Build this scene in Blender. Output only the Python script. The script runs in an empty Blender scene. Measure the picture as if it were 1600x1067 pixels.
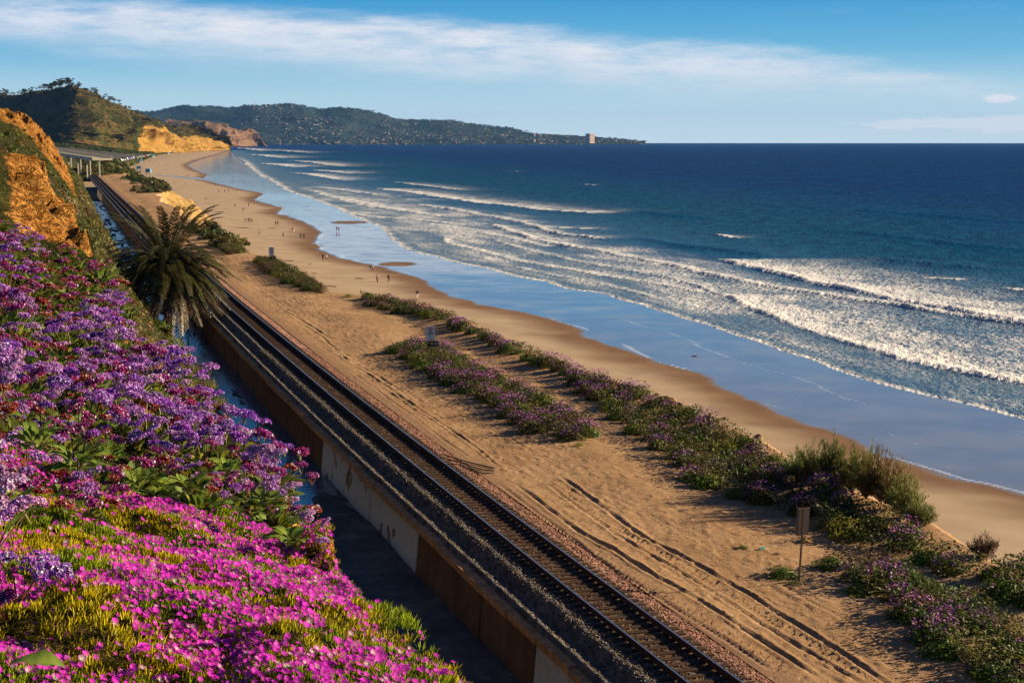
import bpy, math, random
import numpy as np
from mathutils import Vector, Matrix
random.seed(7)
RNG = np.random.default_rng(11)
SC = bpy.context.scene
COL = SC.collection
R = math.radians

# ------------------------------------------------------------------ camera, sky, sun, exposure
F_PX = 2400.0                                # focal length in pixels of a 1600 wide frame (54 mm lens)
PITCH = math.atan((533.5 - 219.8) / F_PX)
CZ = 30.5                                    # eye height above the sea
cam_d = bpy.data.cameras.new('camera'); cam = bpy.data.objects.new('camera', cam_d); COL.objects.link(cam)
cam_d.sensor_width = 36.0; cam_d.lens = 36.0 * F_PX / 1600.0
cam_d.clip_start = 0.2; cam_d.clip_end = 60000.0
cam.location = (0, 0, CZ); cam.rotation_euler = (math.pi / 2 - PITCH, 0, 0)
SC.camera = cam

SUN_EL, SUN_AZ = R(19.0), R(11.0)            # azimuth measured from +X towards +Y
sdir = Vector((math.cos(SUN_EL) * math.cos(SUN_AZ), math.cos(SUN_EL) * math.sin(SUN_AZ), math.sin(SUN_EL)))
sun_d = bpy.data.lights.new('sun', 'SUN'); sun = bpy.data.objects.new('sun', sun_d); COL.objects.link(sun)
sun_d.energy = 5.0; sun_d.angle = R(0.5); sun_d.color = (1.0, 0.79, 0.50)
sun.rotation_euler = sdir.to_track_quat('Z', 'Y').to_euler()

world = bpy.data.worlds.new('World'); SC.world = world; world.use_nodes = True


def build_world():
    nt = world.node_tree; N = nt.nodes; L = nt.links
    for n in list(N): N.remove(n)
    out = N.new('ShaderNodeOutputWorld'); bg = N.new('ShaderNodeBackground'); bg.inputs[1].default_value = 0.072
    L.new(bg.outputs[0], out.inputs[0])
    sky = N.new('ShaderNodeTexSky'); sky.sky_type = 'NISHITA'; sky.sun_disc = False
    sky.sun_elevation = SUN_EL; sky.sun_rotation = math.pi / 2 - SUN_AZ
    sky.altitude = 30; sky.air_density = 1.0; sky.dust_density = 0.4; sky.ozone_density = 2.0
    tc = N.new('ShaderNodeTexCoord'); sep = N.new('ShaderNodeSeparateXYZ'); L.new(tc.outputs['Generated'], sep.inputs[0])

    def m(op, a, b=None, c=None, clamp=False):
        n = N.new('ShaderNodeMath'); n.operation = op; n.use_clamp = clamp
        for i, v in enumerate((a, b, c)):
            if v is None: continue
            if isinstance(v, (int, float)): n.inputs[i].default_value = v
            else: L.new(v, n.inputs[i])
        return n.outputs[0]

    def smooth(v, a, b):
        n = N.new('ShaderNodeMapRange'); n.interpolation_type = 'SMOOTHSTEP'; n.clamp = True
        L.new(v, n.inputs[0])
        for i, q in ((1, a), (2, b)):
            if isinstance(q, (int, float)): n.inputs[i].default_value = q
            else: L.new(q, n.inputs[i])
        return n.outputs[0]
    X, Y, Z = sep.outputs
    el = m('ARCSINE', Z)
    az = m('ARCTAN2', X, Y)
    # colour of the clear sky: pale at the sea, deep blue higher up
    ramp = N.new('ShaderNodeValToRGB'); L.new(m('MULTIPLY', el, 1.0 / 0.6), ramp.inputs[0])
    cr = ramp.color_ramp; cr.elements[0].position = 0.0; cr.elements[0].color = (3.9, 4.75, 5.3, 1)
    cr.elements[1].position = 1.0; cr.elements[1].color = (.06, .26, .85, 1)
    for p_, c_ in ((0.045, (2.7, 4.1, 4.9, 1)), (0.095, (.70, 2.7, 4.3, 1)), (0.150, (.09, 1.8, 3.9, 1)), (0.30, (.16, 1.35, 3.2, 1)), (.55, (.10, .6, 1.7, 1))):
        e = cr.elements.new(p_); e.color = c_
    mul = N.new('ShaderNodeMix'); mul.data_type = 'RGBA'; mul.blend_type = 'MIX'; mul.inputs[0].default_value = .93
    L.new(sky.outputs[0], mul.inputs[6]); L.new(ramp.outputs[0], mul.inputs[7])
    # clouds, in heading and height above the horizon
    cv = N.new('ShaderNodeCombineXYZ'); L.new(az, cv.inputs[0]); L.new(m('MULTIPLY', el, 6.0), cv.inputs[1])

    def noise(scale, detail, rough, off=0.0):
        n = N.new('ShaderNodeTexNoise'); n.inputs['Scale'].default_value = scale
        n.inputs['Detail'].default_value = detail; n.inputs['Roughness'].default_value = rough
        mp = N.new('ShaderNodeVectorMath'); mp.operation = 'ADD'; mp.inputs[1].default_value = (off, off * .7, 0)
        L.new(cv.outputs[0], mp.inputs[0]); L.new(mp.outputs[0], n.inputs['Vector']); return n.outputs[0]
    n1 = noise(9.0, 9, 0.66); n2 = noise(22.0, 6, 0.6, 3.1); n3 = noise(3.0, 6, 0.6, 9.0)
    az2 = m('MULTIPLY', az, az)
    wob = m('MULTIPLY', m('SUBTRACT', n1, 0.5), 0.026)
    top = m('ADD', m('SUBTRACT', m('SUBTRACT', 0.073, m('MULTIPLY', az, 0.085)), m('MULTIPLY', az2, 0.10)), wob)
    bot = m('ADD', m('SUBTRACT', 0.0375, m('MULTIPLY', az, 0.05)), m('ADD', m('MULTIPLY', az2, 0.07), m('MULTIPLY', wob, 1.3)))
    up = m('SUBTRACT', 1.0, smooth(m('SUBTRACT', el, top), -0.013, 0.006))
    dn = smooth(m('SUBTRACT', el, bot), -0.012, 0.018)
    tex = smooth(m('ADD', m('MULTIPLY', n1, 0.55), m('MULTIPLY', n2, 0.45)), 0.30, 0.62)
    band = m('MULTIPLY', m('MULTIPLY', up, dn), m('ADD', 0.22, m('MULTIPLY', tex, 0.74)))
    # thin streaks of cirrus elsewhere, and a low bank of cumulus in the south-west
    cir = m('MULTIPLY', smooth(n3, 0.52, 0.75), m('MULTIPLY', smooth(n1, 0.42, 0.7), 0.5))
    cir = m('MULTIPLY', cir, smooth(el, 0.004, 0.02))
    ax = m('SUBTRACT', az, 0.29); ey = m('SUBTRACT', el, 0.0095)
    bank = m('SUBTRACT', 1.0, m('SQRT', m('ADD', m('MULTIPLY', m('MULTIPLY', ax, ax), 1 / .085 ** 2), m('MULTIPLY', m('MULTIPLY', ey, ey), 1 / .0065 ** 2))))
    bank = m('MULTIPLY', smooth(m('ADD', bank, m('MULTIPLY', m('SUBTRACT', n2, 0.5), 2.8)), 0.05, 0.5), 0.75)
    ax = m('SUBTRACT', az, 0.304); ey = m('SUBTRACT', el, 0.0255)
    puff = m('SUBTRACT', 1.0, m('SQRT', m('ADD', m('MULTIPLY', m('MULTIPLY', ax, ax), 1 / .012 ** 2), m('MULTIPLY', m('MULTIPLY', ey, ey), 1 / .0036 ** 2))))
    puff = m('MULTIPLY', smooth(m('ADD', puff, m('MULTIPLY', m('SUBTRACT', n2, 0.5), 1.6)), 0.0, 0.5), 0.9)
    mask = m('MAXIMUM', m('MAXIMUM', band, cir), m('MAXIMUM', bank, puff))
    mask = m('MULTIPLY', mask, smooth(el, 0.0, 0.006))
    mix = N.new('ShaderNodeMix'); mix.data_type = 'RGBA'; mix.blend_type = 'MIX'
    L.new(mask, mix.inputs[0]); L.new(mul.outputs[2], mix.inputs[6]); mix.inputs[7].default_value = (5.0, 5.05, 5.4, 1)
    L.new(mix.outputs[2], bg.inputs[0])


build_world()
SC.view_settings.view_transform = 'Standard'; SC.view_settings.look = 'None'
SC.view_settings.exposure = 1.22; SC.view_settings.gamma = 1.0
SC.cycles.max_bounces = 5; SC.cycles.diffuse_bounces = 1; SC.cycles.glossy_bounces = 2
SC.cycles.transmission_bounces = 2; SC.cycles.transparent_max_bounces = 4; SC.cycles.volume_bounces = 0
SC.cycles.caustics_reflective = False; SC.cycles.caustics_refractive = False
SC.cycles.use_denoising = True

# ------------------------------------------------------------------ geometry helpers
SP, CP = math.sin(PITCH), math.cos(PITCH)


def ray(u, v):
    x = (u - 800) / F_PX; y = -(v - 533.5) / F_PX
    return np.array((x, CP + y * SP, -SP + y * CP))


def bp(u, v, z=14.4):                        # the point of the level z that the photograph shows at (u, v)
    d = ray(u, v); k = (z - CZ) / d[2]; return np.array((d[0] * k, d[1] * k))


def at(u, v, D):                             # the point D metres ahead
    d = ray(u, v); return d * D / d[1] + np.array((0, 0, CZ))


def trk(y):                                  # centre line of the railway
    return 3.86 - .2925 * (y - 50) - 2.66 * (1 - np.exp(-(y - 50) / 70))


def dtrk(y): return -.2925 - .038 * np.exp(-(y - 50) / 70)


_Y = np.arange(-40, 6000, .5); _X = trk(_Y)
_S = np.r_[0, np.cumsum(np.hypot(np.diff(_X), np.diff(_Y)))]; _S -= np.interp(0, _Y, _S)


def to_st(x, y):                             # along / across the railway
    x = np.asarray(x, float); y = np.asarray(y, float); yy = y + 0.3 * (trk(y) - x) * -1 * 0
    for _ in range(12):
        dx = dtrk(yy); g = (trk(yy) - x) * dx + (yy - y); yy = yy - g / (1 + dx * dx)
    n = np.sqrt(1 + dtrk(yy) ** 2)
    t = ((x - trk(yy)) - (y - yy) * dtrk(yy)) / n
    return np.interp(yy, _Y, _S), t


def from_st(s, t):
    s = np.asarray(s, float); y = np.interp(s, _S, _Y); m_ = dtrk(y); n = np.sqrt(1 + m_ * m_)
    return trk(y) + t / n, y - t * m_ / n


def heading(s):                              # direction of travel at s
    y = float(np.interp(s, _S, _Y)); return math.atan2(1.0, float(dtrk(y)))


def _hash(ix, iy, seed):
    h = (ix.astype(np.int64) * 374761393 + iy.astype(np.int64) * 668265263 + seed * 974711) & 0x7fffffff
    h = ((h ^ (h >> 13)) * 1274126177) & 0x7fffffff
    return ((h ^ (h >> 16)) & 0xffff) / 65535.0


def vn(x, y, seed=0):
    x = np.asarray(x, float); y = np.asarray(y, float)
    ix = np.floor(x); iy = np.floor(y); fx = x - ix; fy = y - iy
    fx = fx * fx * (3 - 2 * fx); fy = fy * fy * (3 - 2 * fy)
    a = _hash(ix, iy, seed); b = _hash(ix + 1, iy, seed); c = _hash(ix, iy + 1, seed); d = _hash(ix + 1, iy + 1, seed)
    return (a * (1 - fx) + b * fx) * (1 - fy) + (c * (1 - fx) + d * fx) * fy


def fbm(x, y, seed=0, oct=4, gain=.5):
    r = 0; a = 1; n = 0
    for i in range(oct):
        r = r + a * (vn(x * 2 ** i + 17.3 * i, y * 2 ** i - 9.1 * i, seed + i) * 2 - 1); n += a; a *= gain
    return r / n


def ridged(x, y, seed=0, oct=4):
    r = 0; a = 1; n = 0
    for i in range(oct):
        r = r + a * (1 - np.abs(vn(x * 2 ** i + 5.3 * i, y * 2 ** i + 3.1 * i, seed + i) * 2 - 1)); n += a; a *= .5
    return r / n


def sst(x, a, b):
    k = np.clip((np.asarray(x, float) - a) / (b - a), 0, 1); return k * k * (3 - 2 * k)


# ------------------------------------------------------------------ object helpers
def mesh(name, V, faces, cols=None, attrs=None, smooth=False, midx=None):
    """faces: one (n,3)/(n,4) array or a list of such arrays."""
    V = np.asarray(V, np.float32).reshape(-1, 3)
    if isinstance(faces, np.ndarray): faces = [faces]
    faces = [np.asarray(f, np.int32) for f in faces if len(f)]
    me = bpy.data.meshes.new(name)
    me.vertices.add(len(V)); me.vertices.foreach_set('co', V.ravel())
    tot = np.concatenate([np.full(len(f), f.shape[1], np.int32) for f in faces])
    idx = np.concatenate([f.ravel() for f in faces])
    me.loops.add(len(idx)); me.loops.foreach_set('vertex_index', idx)
    me.polygons.add(len(tot)); me.polygons.foreach_set('loop_start', np.r_[0, np.cumsum(tot)[:-1]].astype(np.int32))
    me.polygons.foreach_set('loop_total', tot)
    me.polygons.foreach_set('use_smooth', np.full(len(tot), bool(smooth)))
    if midx is not None: me.polygons.foreach_set('material_index', np.asarray(midx, np.int32))
    me.update(calc_edges=True)
    if cols is not None:
        c = np.ones((len(V), 4), np.float32); c[:, :3] = np.asarray(cols, np.float32).reshape(-1, 3)
        a = me.color_attributes.new('Col', 'FLOAT_COLOR', 'POINT'); a.data.foreach_set('color', c.ravel())
    for k, v in (attrs or {}).items():
        a = me.attributes.new(k, 'FLOAT', 'POINT'); a.data.foreach_set('value', np.asarray(v, np.float32).ravel())
    return me


def link(name, me, mats=None, parent=None, loc=None, rot=None, scale=None):
    o = bpy.data.objects.new(name, me); COL.objects.link(o)
    if mats is not None and me is not None and not me.materials:
        for m_ in (mats if isinstance(mats, (list, tuple)) else [mats]): me.materials.append(m_)
    if parent is not None: o.parent = parent
    if loc is not None: o.location = tuple(float(c) for c in loc)
    if rot is not None: o.rotation_euler = rot
    if scale is not None: o.scale = (scale,) * 3 if isinstance(scale, (int, float)) else scale
    return o


def tag(o, label=None, cat=None, group=None, kind=None):
    for k, v in (('label', label), ('category', cat), ('group', group), ('kind', kind)):
        if v: o[k] = v
    return o


def empty(name, loc=(0, 0, 0), rz=0.0, scale=1.0):
    o = bpy.data.objects.new(name, None); COL.objects.link(o); o.empty_display_size = .2
    o.location = tuple(float(c) for c in loc); o.rotation_euler = (0, 0, rz); o.scale = (scale,) * 3
    return o


def dup(o, loc=None, rz=None, scale=None, parent=None):
    c = o.copy(); COL.objects.link(c)
    if parent is not None: c.parent = parent
    if loc is not None: c.location = tuple(float(q) for q in loc)
    if rz is not None: c.rotation_euler = (0, 0, rz)
    if scale is not None: c.scale = (scale,) * 3
    for ch in list(o.children): dup(ch, parent=c)
    return c


class MB:                                    # a mesh gathered from simple solids
    def __init__(self): self.v = []; self.q = []; self.t = []; self.n = 0; self.c = []

    def add(self, V, q=None, t=None, col=None):
        V = np.asarray(V, float).reshape(-1, 3)
        if q is not None and len(q): self.q.append(np.asarray(q) + self.n)
        if t is not None and len(t): self.t.append(np.asarray(t) + self.n)
        self.v.append(V); self.n += len(V)
        self.c.append(np.tile(np.asarray(col if col is not None else (1, 1, 1), float), (len(V), 1)) if np.ndim(col) < 2 else np.asarray(col))
        return self

    def box(self, c, d, rz=0.0, col=None, taper=1.0):
        x, y, z = np.asarray(d, float) / 2
        V = np.array([(-x, -y, -z), (x, -y, -z), (x, y, -z), (-x, y, -z), (-x, -y, z), (x, -y, z), (x, y, z), (-x, y, z)])
        V[4:, :2] *= taper
        ca, sa = math.cos(rz), math.sin(rz); V = V @ np.array([(ca, sa, 0), (-sa, ca, 0), (0, 0, 1)])
        return self.add(V + np.asarray(c, float), [(0, 3, 2, 1), (4, 5, 6, 7), (0, 1, 5, 4), (1, 2, 6, 5), (2, 3, 7, 6), (3, 0, 4, 7)], col=col)

    def tube(self, pts, rad, n=6, col=None, cap=True):
        P = np.asarray(pts, float); m_ = len(P); rad = np.broadcast_to(np.asarray(rad, float), (m_,))
        T = np.gradient(P, axis=0); T /= np.linalg.norm(T, axis=1)[:, None] + 1e-9
        ref = np.where(np.abs(T[:, 2:3]) > .9, np.array([[1., 0, 0]]), np.array([[0, 0, 1.]]))
        A = np.cross(T, ref); A /= np.linalg.norm(A, axis=1)[:, None] + 1e-9; B = np.cross(T, A)
        th = np.arange(n) * 2 * math.pi / n
        V = P[:, None, :] + rad[:, None, None] * (np.cos(th)[None, :, None] * A[:, None, :] + np.sin(th)[None, :, None] * B[:, None, :])
        q = [(i * n + j, (i + 1) * n + j, (i + 1) * n + (j + 1) % n, i * n + (j + 1) % n) for i in range(m_ - 1) for j in range(n)]
        V = V.reshape(-1, 3); t = []
        if cap:
            V = np.vstack([V, P[0], P[-1]]); a, b = m_ * n, m_ * n + 1
            t = [(a, j, (j + 1) % n) for j in range(n)] + [(b, (m_ - 1) * n + (j + 1) % n, (m_ - 1) * n + j) for j in range(n)]
        return self.add(V, q, t, col)

    def mesh(self, name, smooth=False, colored=False):
        fs = []
        if self.q: fs.append(np.concatenate(self.q))
        if self.t: fs.append(np.concatenate(self.t))
        return mesh(name, np.concatenate(self.v), fs, np.concatenate(self.c) if colored else None, smooth=smooth)

    def build(self, name, mat, parent=None, smooth=False, colored=False, **k):
        return link(name, self.mesh(name, smooth, colored), mat, parent, **k)


def rotm(yaw, tilt, tdir):
    """(n,3,3): turn by yaw about z, then lean by tilt towards tdir."""
    yaw, tilt, tdir = (np.atleast_1d(np.asarray(a, float)) for a in (yaw, tilt, tdir))
    n = max(len(yaw), len(tilt), len(tdir)); yaw, tilt, tdir = (np.broadcast_to(a, (n,)) for a in (yaw, tilt, tdir))
    z0, o1 = np.zeros(n), np.ones(n)

    def rz(a):
        c, s = np.cos(a), np.sin(a); return np.stack([np.stack([c, -s, z0], -1), np.stack([s, c, z0], -1), np.stack([z0, z0, o1], -1)], 1)
    c, s = np.cos(tilt), np.sin(tilt)
    ry = np.stack([np.stack([c, z0, s], -1), np.stack([z0, o1, z0], -1), np.stack([-s, z0, c], -1)], 1)
    return rz(tdir) @ ry @ rz(yaw - tdir)


def scatter(tv, tf, pos, rot, scale, tcol=None, col=None):
    """copies of one template joined: vertices, faces, colours."""
    tv = np.asarray(tv, float); n = len(pos); k = len(tv)
    sc = np.asarray(scale, float); sc = sc[:, None, None] if sc.ndim == 1 else (sc[:, None, :] if sc.ndim == 2 else np.full((n, 1, 1), sc))
    V = np.einsum('nij,nkj->nki', rot, tv[None] * sc) + np.asarray(pos)[:, None, :]
    Fc = (np.asarray(tf)[None] + (np.arange(n) * k)[:, None, None]).reshape(-1, np.asarray(tf).shape[1])
    C = None
    if col is not None:
        C = np.repeat(np.asarray(col)[:, None, :], k, 1)
        if tcol is not None: C = C * np.asarray(tcol)[None]
        C = C.reshape(-1, 3)
    return V.reshape(-1, 3), Fc, C


def grid_faces(nr, nc):
    i = np.arange(nr - 1)[:, None] * nc + np.arange(nc - 1)[None]
    return np.stack([i, i + 1, i + nc + 1, i + nc], -1).reshape(-1, 4)


def join(parts):                             # [(V,F,C),...] -> one
    V, Fs, C, n = [], [], [], 0
    for v, f, c in parts:
        V.append(v); Fs.append(np.asarray(f) + n); C.append(c); n += len(v)
    return np.concatenate(V), np.concatenate(Fs), np.concatenate(C)


# ------------------------------------------------------------------ material helpers
class Mat:
    def __init__(self, name):
        self.m = bpy.data.materials.new(name); self.m.use_nodes = True
        self.nt = self.m.node_tree; self.N = self.nt.nodes; self.L = self.nt.links
        self.b = self.N['Principled BSDF']; self.out = self.N['Material Output']

    def put(self, sock, v):
        if isinstance(v, (int, float)): sock.default_value = v
        elif isinstance(v, (tuple, list)): sock.default_value = tuple(v) + ((1,) if len(v) == 3 and len(sock.default_value) == 4 else ())
        else: self.L.new(v, sock)

    def coord(self, scale=(1, 1, 1), rz=0.0, obj=False):
        if obj:
            t = self.N.new('ShaderNodeTexCoord'); src = t.outputs['Object']
        else:
            t = self.N.new('ShaderNodeNewGeometry'); src = t.outputs['Position']
        if rz:
            r_ = self.N.new('ShaderNodeVectorRotate'); r_.rotation_type = 'Z_AXIS'; r_.inputs['Angle'].default_value = rz
            self.L.new(src, r_.inputs['Vector']); src = r_.outputs[0]
        mp = self.N.new('ShaderNodeVectorMath'); mp.operation = 'MULTIPLY'; mp.inputs[1].default_value = scale
        self.L.new(src, mp.inputs[0]); return mp.outputs[0]

    def noise(self, vec, scale, detail=4, rough=.55, dist=0.0):
        n = self.N.new('ShaderNodeTexNoise'); self.L.new(vec, n.inputs['Vector'])
        n.inputs['Scale'].default_value = scale; n.inputs['Detail'].default_value = detail
        n.inputs['Roughness'].default_value = rough; n.inputs['Distortion'].default_value = dist
        return n.outputs[0]

    def voro(self, vec, scale, out='Distance', feature='F1'):
        n = self.N.new('ShaderNodeTexVoronoi'); n.feature = feature; self.L.new(vec, n.inputs['Vector']); n.inputs['Scale'].default_value = scale
        return n.outputs[out]

    def math(self, op, a, b=None, clamp=False):
        n = self.N.new('ShaderNodeMath'); n.operation = op; n.use_clamp = clamp
        self.put(n.inputs[0], a)
        if b is not None: self.put(n.inputs[1], b)
        return n.outputs[0]

    def step(self, v, a, b, lo=0.0, hi=1.0):
        n = self.N.new('ShaderNodeMapRange'); n.interpolation_type = 'SMOOTHSTEP'; self.put(n.inputs[0], v)
        for i, q in ((1, a), (2, b), (3, lo), (4, hi)): self.put(n.inputs[i], q)
        return n.outputs[0]

    def mix(self, f, a, b, blend='MIX'):
        n = self.N.new('ShaderNodeMix'); n.data_type = 'RGBA'; n.blend_type = blend
        self.put(n.inputs[0], f); self.put(n.inputs[6], a); self.put(n.inputs[7], b); return n.outputs[2]

    def ramp(self, v, stops):
        n = self.N.new('ShaderNodeValToRGB'); self.put(n.inputs[0], v); e = n.color_ramp.elements
        e[0].position, e[0].color = stops[0][0], tuple(stops[0][1]) + (1,)
        e[1].position, e[1].color = stops[-1][0], tuple(stops[-1][1]) + (1,)
        for p_, c_ in stops[1:-1]:
            k = e.new(p_); k.color = tuple(c_) + (1,)
        return n.outputs[0]

    def attr(self, name, out='Fac'):
        n = self.N.new('ShaderNodeAttribute'); n.attribute_name = name; return n.outputs[out]

    def rnd(self):
        return self.N.new('ShaderNodeObjectInfo').outputs['Random']

    def bump(self, h, strength=.5, dist=.05, prev=None):
        n = self.N.new('ShaderNodeBump'); n.inputs['Strength'].default_value = strength; n.inputs['Distance'].default_value = dist
        self.L.new(h, n.inputs['Height'])
        if prev is not None: self.L.new(prev, n.inputs['Normal'])
        return n.outputs[0]

    def done(self, col=None, rough=.8, spec=.2, normal=None, metal=0.0, ior=None):
        if col is not None: self.put(self.b.inputs['Base Color'], col)
        self.put(self.b.inputs['Roughness'], rough); self.put(self.b.inputs['Specular IOR Level'], spec); self.put(self.b.inputs['Metallic'], metal)
        if ior: self.b.inputs['IOR'].default_value = ior
        if normal is not None: self.L.new(normal, self.b.inputs['Normal'])
        return self.m


def plain(name, col, rough=.7, spec=.3, metal=0.0, var=.25, scale=6.0, bump=0.0):
    m = Mat(name); v = m.coord(obj=True); n = m.noise(v, scale, 5)
    c = m.mix(m.step(n, .3, .7), tuple(q * (1 - var) for q in col), tuple(min(1, q * (1 + var)) for q in col))
    nm = m.bump(n, bump, .02) if bump else None
    return m.done(c, rough, spec, nm, metal)


def leafy(name, trans=.35, rough=.55, spec=.25, tint=(1, 1, 1), var=.18):
    """leaf and petal material: colour from the mesh, light shining through."""
    m = Mat(name); c = m.attr('Col', 'Color')
    c = m.mix(1.0, c, tint, 'MULTIPLY')
    hs = m.N.new('ShaderNodeHueSaturation'); m.L.new(c, hs.inputs['Color'])
    m.put(hs.inputs['Value'], m.step(m.rnd(), 0, 1, 1 - var, 1 + var)); m.put(hs.inputs['Hue'], m.step(m.rnd(), 0, 1, .485, .515))
    c = hs.outputs[0]
    m.done(c, rough, spec)
    tr = m.N.new('ShaderNodeBsdfTranslucent'); m.L.new(c, tr.inputs['Color'])
    ms = m.N.new('ShaderNodeMixShader'); ms.inputs[0].default_value = trans
    m.L.new(m.b.outputs[0], ms.inputs[1]); m.L.new(tr.outputs[0], ms.inputs[2]); m.L.new(ms.outputs[0], m.out.inputs['Surface'])
    return m.m


M = {}
M['leaf'] = leafy('leaf'); M['petal'] = leafy('petal', .30, .6, .15, var=.12); M['dry'] = leafy('dry_stem', .15)
M['frond'] = leafy('frond', .25, .4, .35)
SHORE_RZ = 0.29                               # turns the shore direction onto +Y

# ------------------------------------------------------------------ shore: lines where sand, film of water and waves end


def wline(px, z=.3): return np.array([bp(u, v, z) for u, v in px])


def sdist(x, y, P):
    """signed distance to a line that runs away from the camera (+ = seaward) and how far along it."""
    best = np.full(x.shape, 1e18); sg = np.zeros(x.shape); al = np.zeros(x.shape); acc = 0.0
    for a, b in zip(P[:-1], P[1:]):
        d = b - a; ln = math.hypot(*d); k = np.clip(((x - a[0]) * d[0] + (y - a[1]) * d[1]) / ln ** 2, 0, 1)
        ex = x - a[0] - k * d[0]; ey = y - a[1] - k * d[1]; e = ex * ex + ey * ey
        cr = -(d[0] * (y - a[1]) - d[1] * (x - a[0])) / ln
        m_ = e < best - 1e-9; best = np.where(m_, e, best); sg = np.where(m_, np.sign(cr) + (cr == 0), sg); al = np.where(m_, acc + k * ln, al); acc += ln
    return np.sqrt(best) * sg, al, acc


WET = [(2150, 940), (1950, 890), (1750, 828), (1600, 778), (1500, 750), (1400, 720), (1300, 680), (1200, 637), (1100, 592), (1040, 570), (970, 547), (915, 527),
       (890, 508), (830, 492), (740, 475), (690, 458), (650, 434), (600, 419), (530, 404), (500, 391), (490, 377), (500, 362), (470, 346), (432, 334),
       (440, 325), (395, 313), (412, 303), (385, 298), (345, 289), (318, 281), (322, 272), (300, 265), (292, 258), (310, 250), (345, 240), (356, 235.5)]
SWASH = [(2300, 830), (1950, 740), (1750, 690), (1600, 653), (1512, 632), (1430, 614), (1347, 591), (1265, 562), (1182, 533), (1100, 505), (1044, 487), (1012, 478),
         (981, 470), (944, 456), (890, 450), (853, 439), (794, 430), (740, 415), (700, 406), (640, 390), (607, 372), (590, 352), (545, 335), (520, 322),
         (480, 308), (450, 299), (430, 285), (400, 270), (385, 256), (372, 246), (362, 239), (357, 235)]
P_WET = np.vstack([wline(WET, .4), [(-1500, 5600), (-4000, 7000)]])
P_SW = np.vstack([wline(SWASH, .2), [(-1480, 5620), (-4000, 7100)]])
# crest line, height, foam, length of the foam trail
FRONTS = [
    ([(1131, 461), (1059, 447), (1012, 439), (950, 430), (894, 420), (856, 414), (809, 405), (772, 397), (731, 387), (700, 378), (690, 365)], .22, .85, 7),
    ([(1950, 670), (1600, 595), (1512, 581), (1430, 562), (1347, 540), (1265, 513), (1182, 484), (1137, 463), (1108, 455)], .4, 1.35, 20),
    ([(1137, 463), (1075, 440), (1028, 430), (980, 420), (930, 411), (880, 402), (834, 392), (800, 383), (770, 372)], .3, .65, 7),
    ([(1700, 520), (1409, 476), (1306, 461), (1203, 445), (1100, 426), (1075, 419), (1028, 409), (969, 397), (919, 387), (875, 381), (834, 373), (794, 359), (762, 347)], .5, .95, 9),
    ([(1950, 575), (1600, 502), (1512, 486), (1430, 472), (1347, 455), (1265, 439), (1182, 418), (1116, 401)], .7, 1.5, 20),
    ([(969, 374), (919, 369), (878, 365), (850, 359), (819, 347), (762, 337), (700, 325), (640, 318)], .6, .75, 9),
    ([(940, 334), (900, 330), (841, 327), (794, 320), (747, 316), (700, 309), (640, 300), (580, 293)], .7, .95, 20),
    ([(970, 358), (910, 356), (850, 353), (800, 349)], .2, .75, 10),
    ([(720, 350), (690, 346), (640, 341), (580, 338), (535, 330)], .3, .75, 12),
    ([(560, 284), (520, 279), (480, 272), (440, 268)], .5, 1.0, 22), ([(640, 308), (560, 300), (500, 292), (470, 288)], .4, .7, 16),
    ([(470, 262), (430, 257), (395, 254)], .5, .95, 40), ([(560, 272), (520, 268), (470, 264)], .5, .8, 30),
    ([(450, 248), (410, 243), (375, 240)], .5, .9, 60), ([(420, 237), (380, 232), (355, 230)], .5, .8, 90),
    ([(700, 338), (650, 331), (600, 323), (560, 315), (520, 306)], .3, .8, 14), ([(640, 330), (580, 322), (540, 314), (505, 303), (480, 296)], .25, .7, 12), ([(760, 300), (700, 294), (640, 287), (600, 282)], .4, .7, 16),
    ([(860, 385), (800, 371), (740, 358), (690, 351), (650, 347)], .25, .75, 9), ([(1060, 470), (1000, 456), (940, 443), (880, 431), (830, 421), (780, 410)], .12, .6, 6),
    ([(560, 262), (520, 258), (470, 252), (430, 249)], .4, .8, 40), ([(500, 240), (450, 236), (410, 233)], .4, .8, 60),
    ([(1157, 372), (1135, 368), (1112, 364)], .5, 1.0, 5), ([(1515, 437), (1480, 434), (1430, 431)], .3, .8, 6),
    ([(1700, 462), (1600, 452), (1540, 447)], .4, .9, 9), ([(820, 268), (790, 266)], .3, .6, 8), ([(930, 289), (905, 287)], .3, .6, 8),
]
SWELL = [([(1700, 400), (1500, 380), (1350, 362), (1200, 352)], .6), ([(1700, 352), (1450, 335), (1250, 322), (1080, 314)], .6), ([(1250, 405), (1150, 392), (1050, 380), (980, 366)], .7),
         ([(1500, 308), (1250, 296), (1000, 286)], .6), ([(1150, 345), (1000, 330), (900, 318)], .7), ([(1100, 280), (900, 272), (750, 266)], .6), ([(1600, 425), (1450, 410), (1300, 396)], .5),
         ([(1700, 285), (1400, 275), (1150, 268)], .5)]
BARS = [((620, 413), 30, 4), ((545, 347), 30, 2.5)]


def curv(x, y): return -.25 * (x * x + y * y) / (2 * 6.371e6)


def z_beach(q): return np.where(q > 0, np.maximum(.45 - .016 * q, -1.5), np.minimum(.45 - .05 * q, 2.9))


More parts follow.
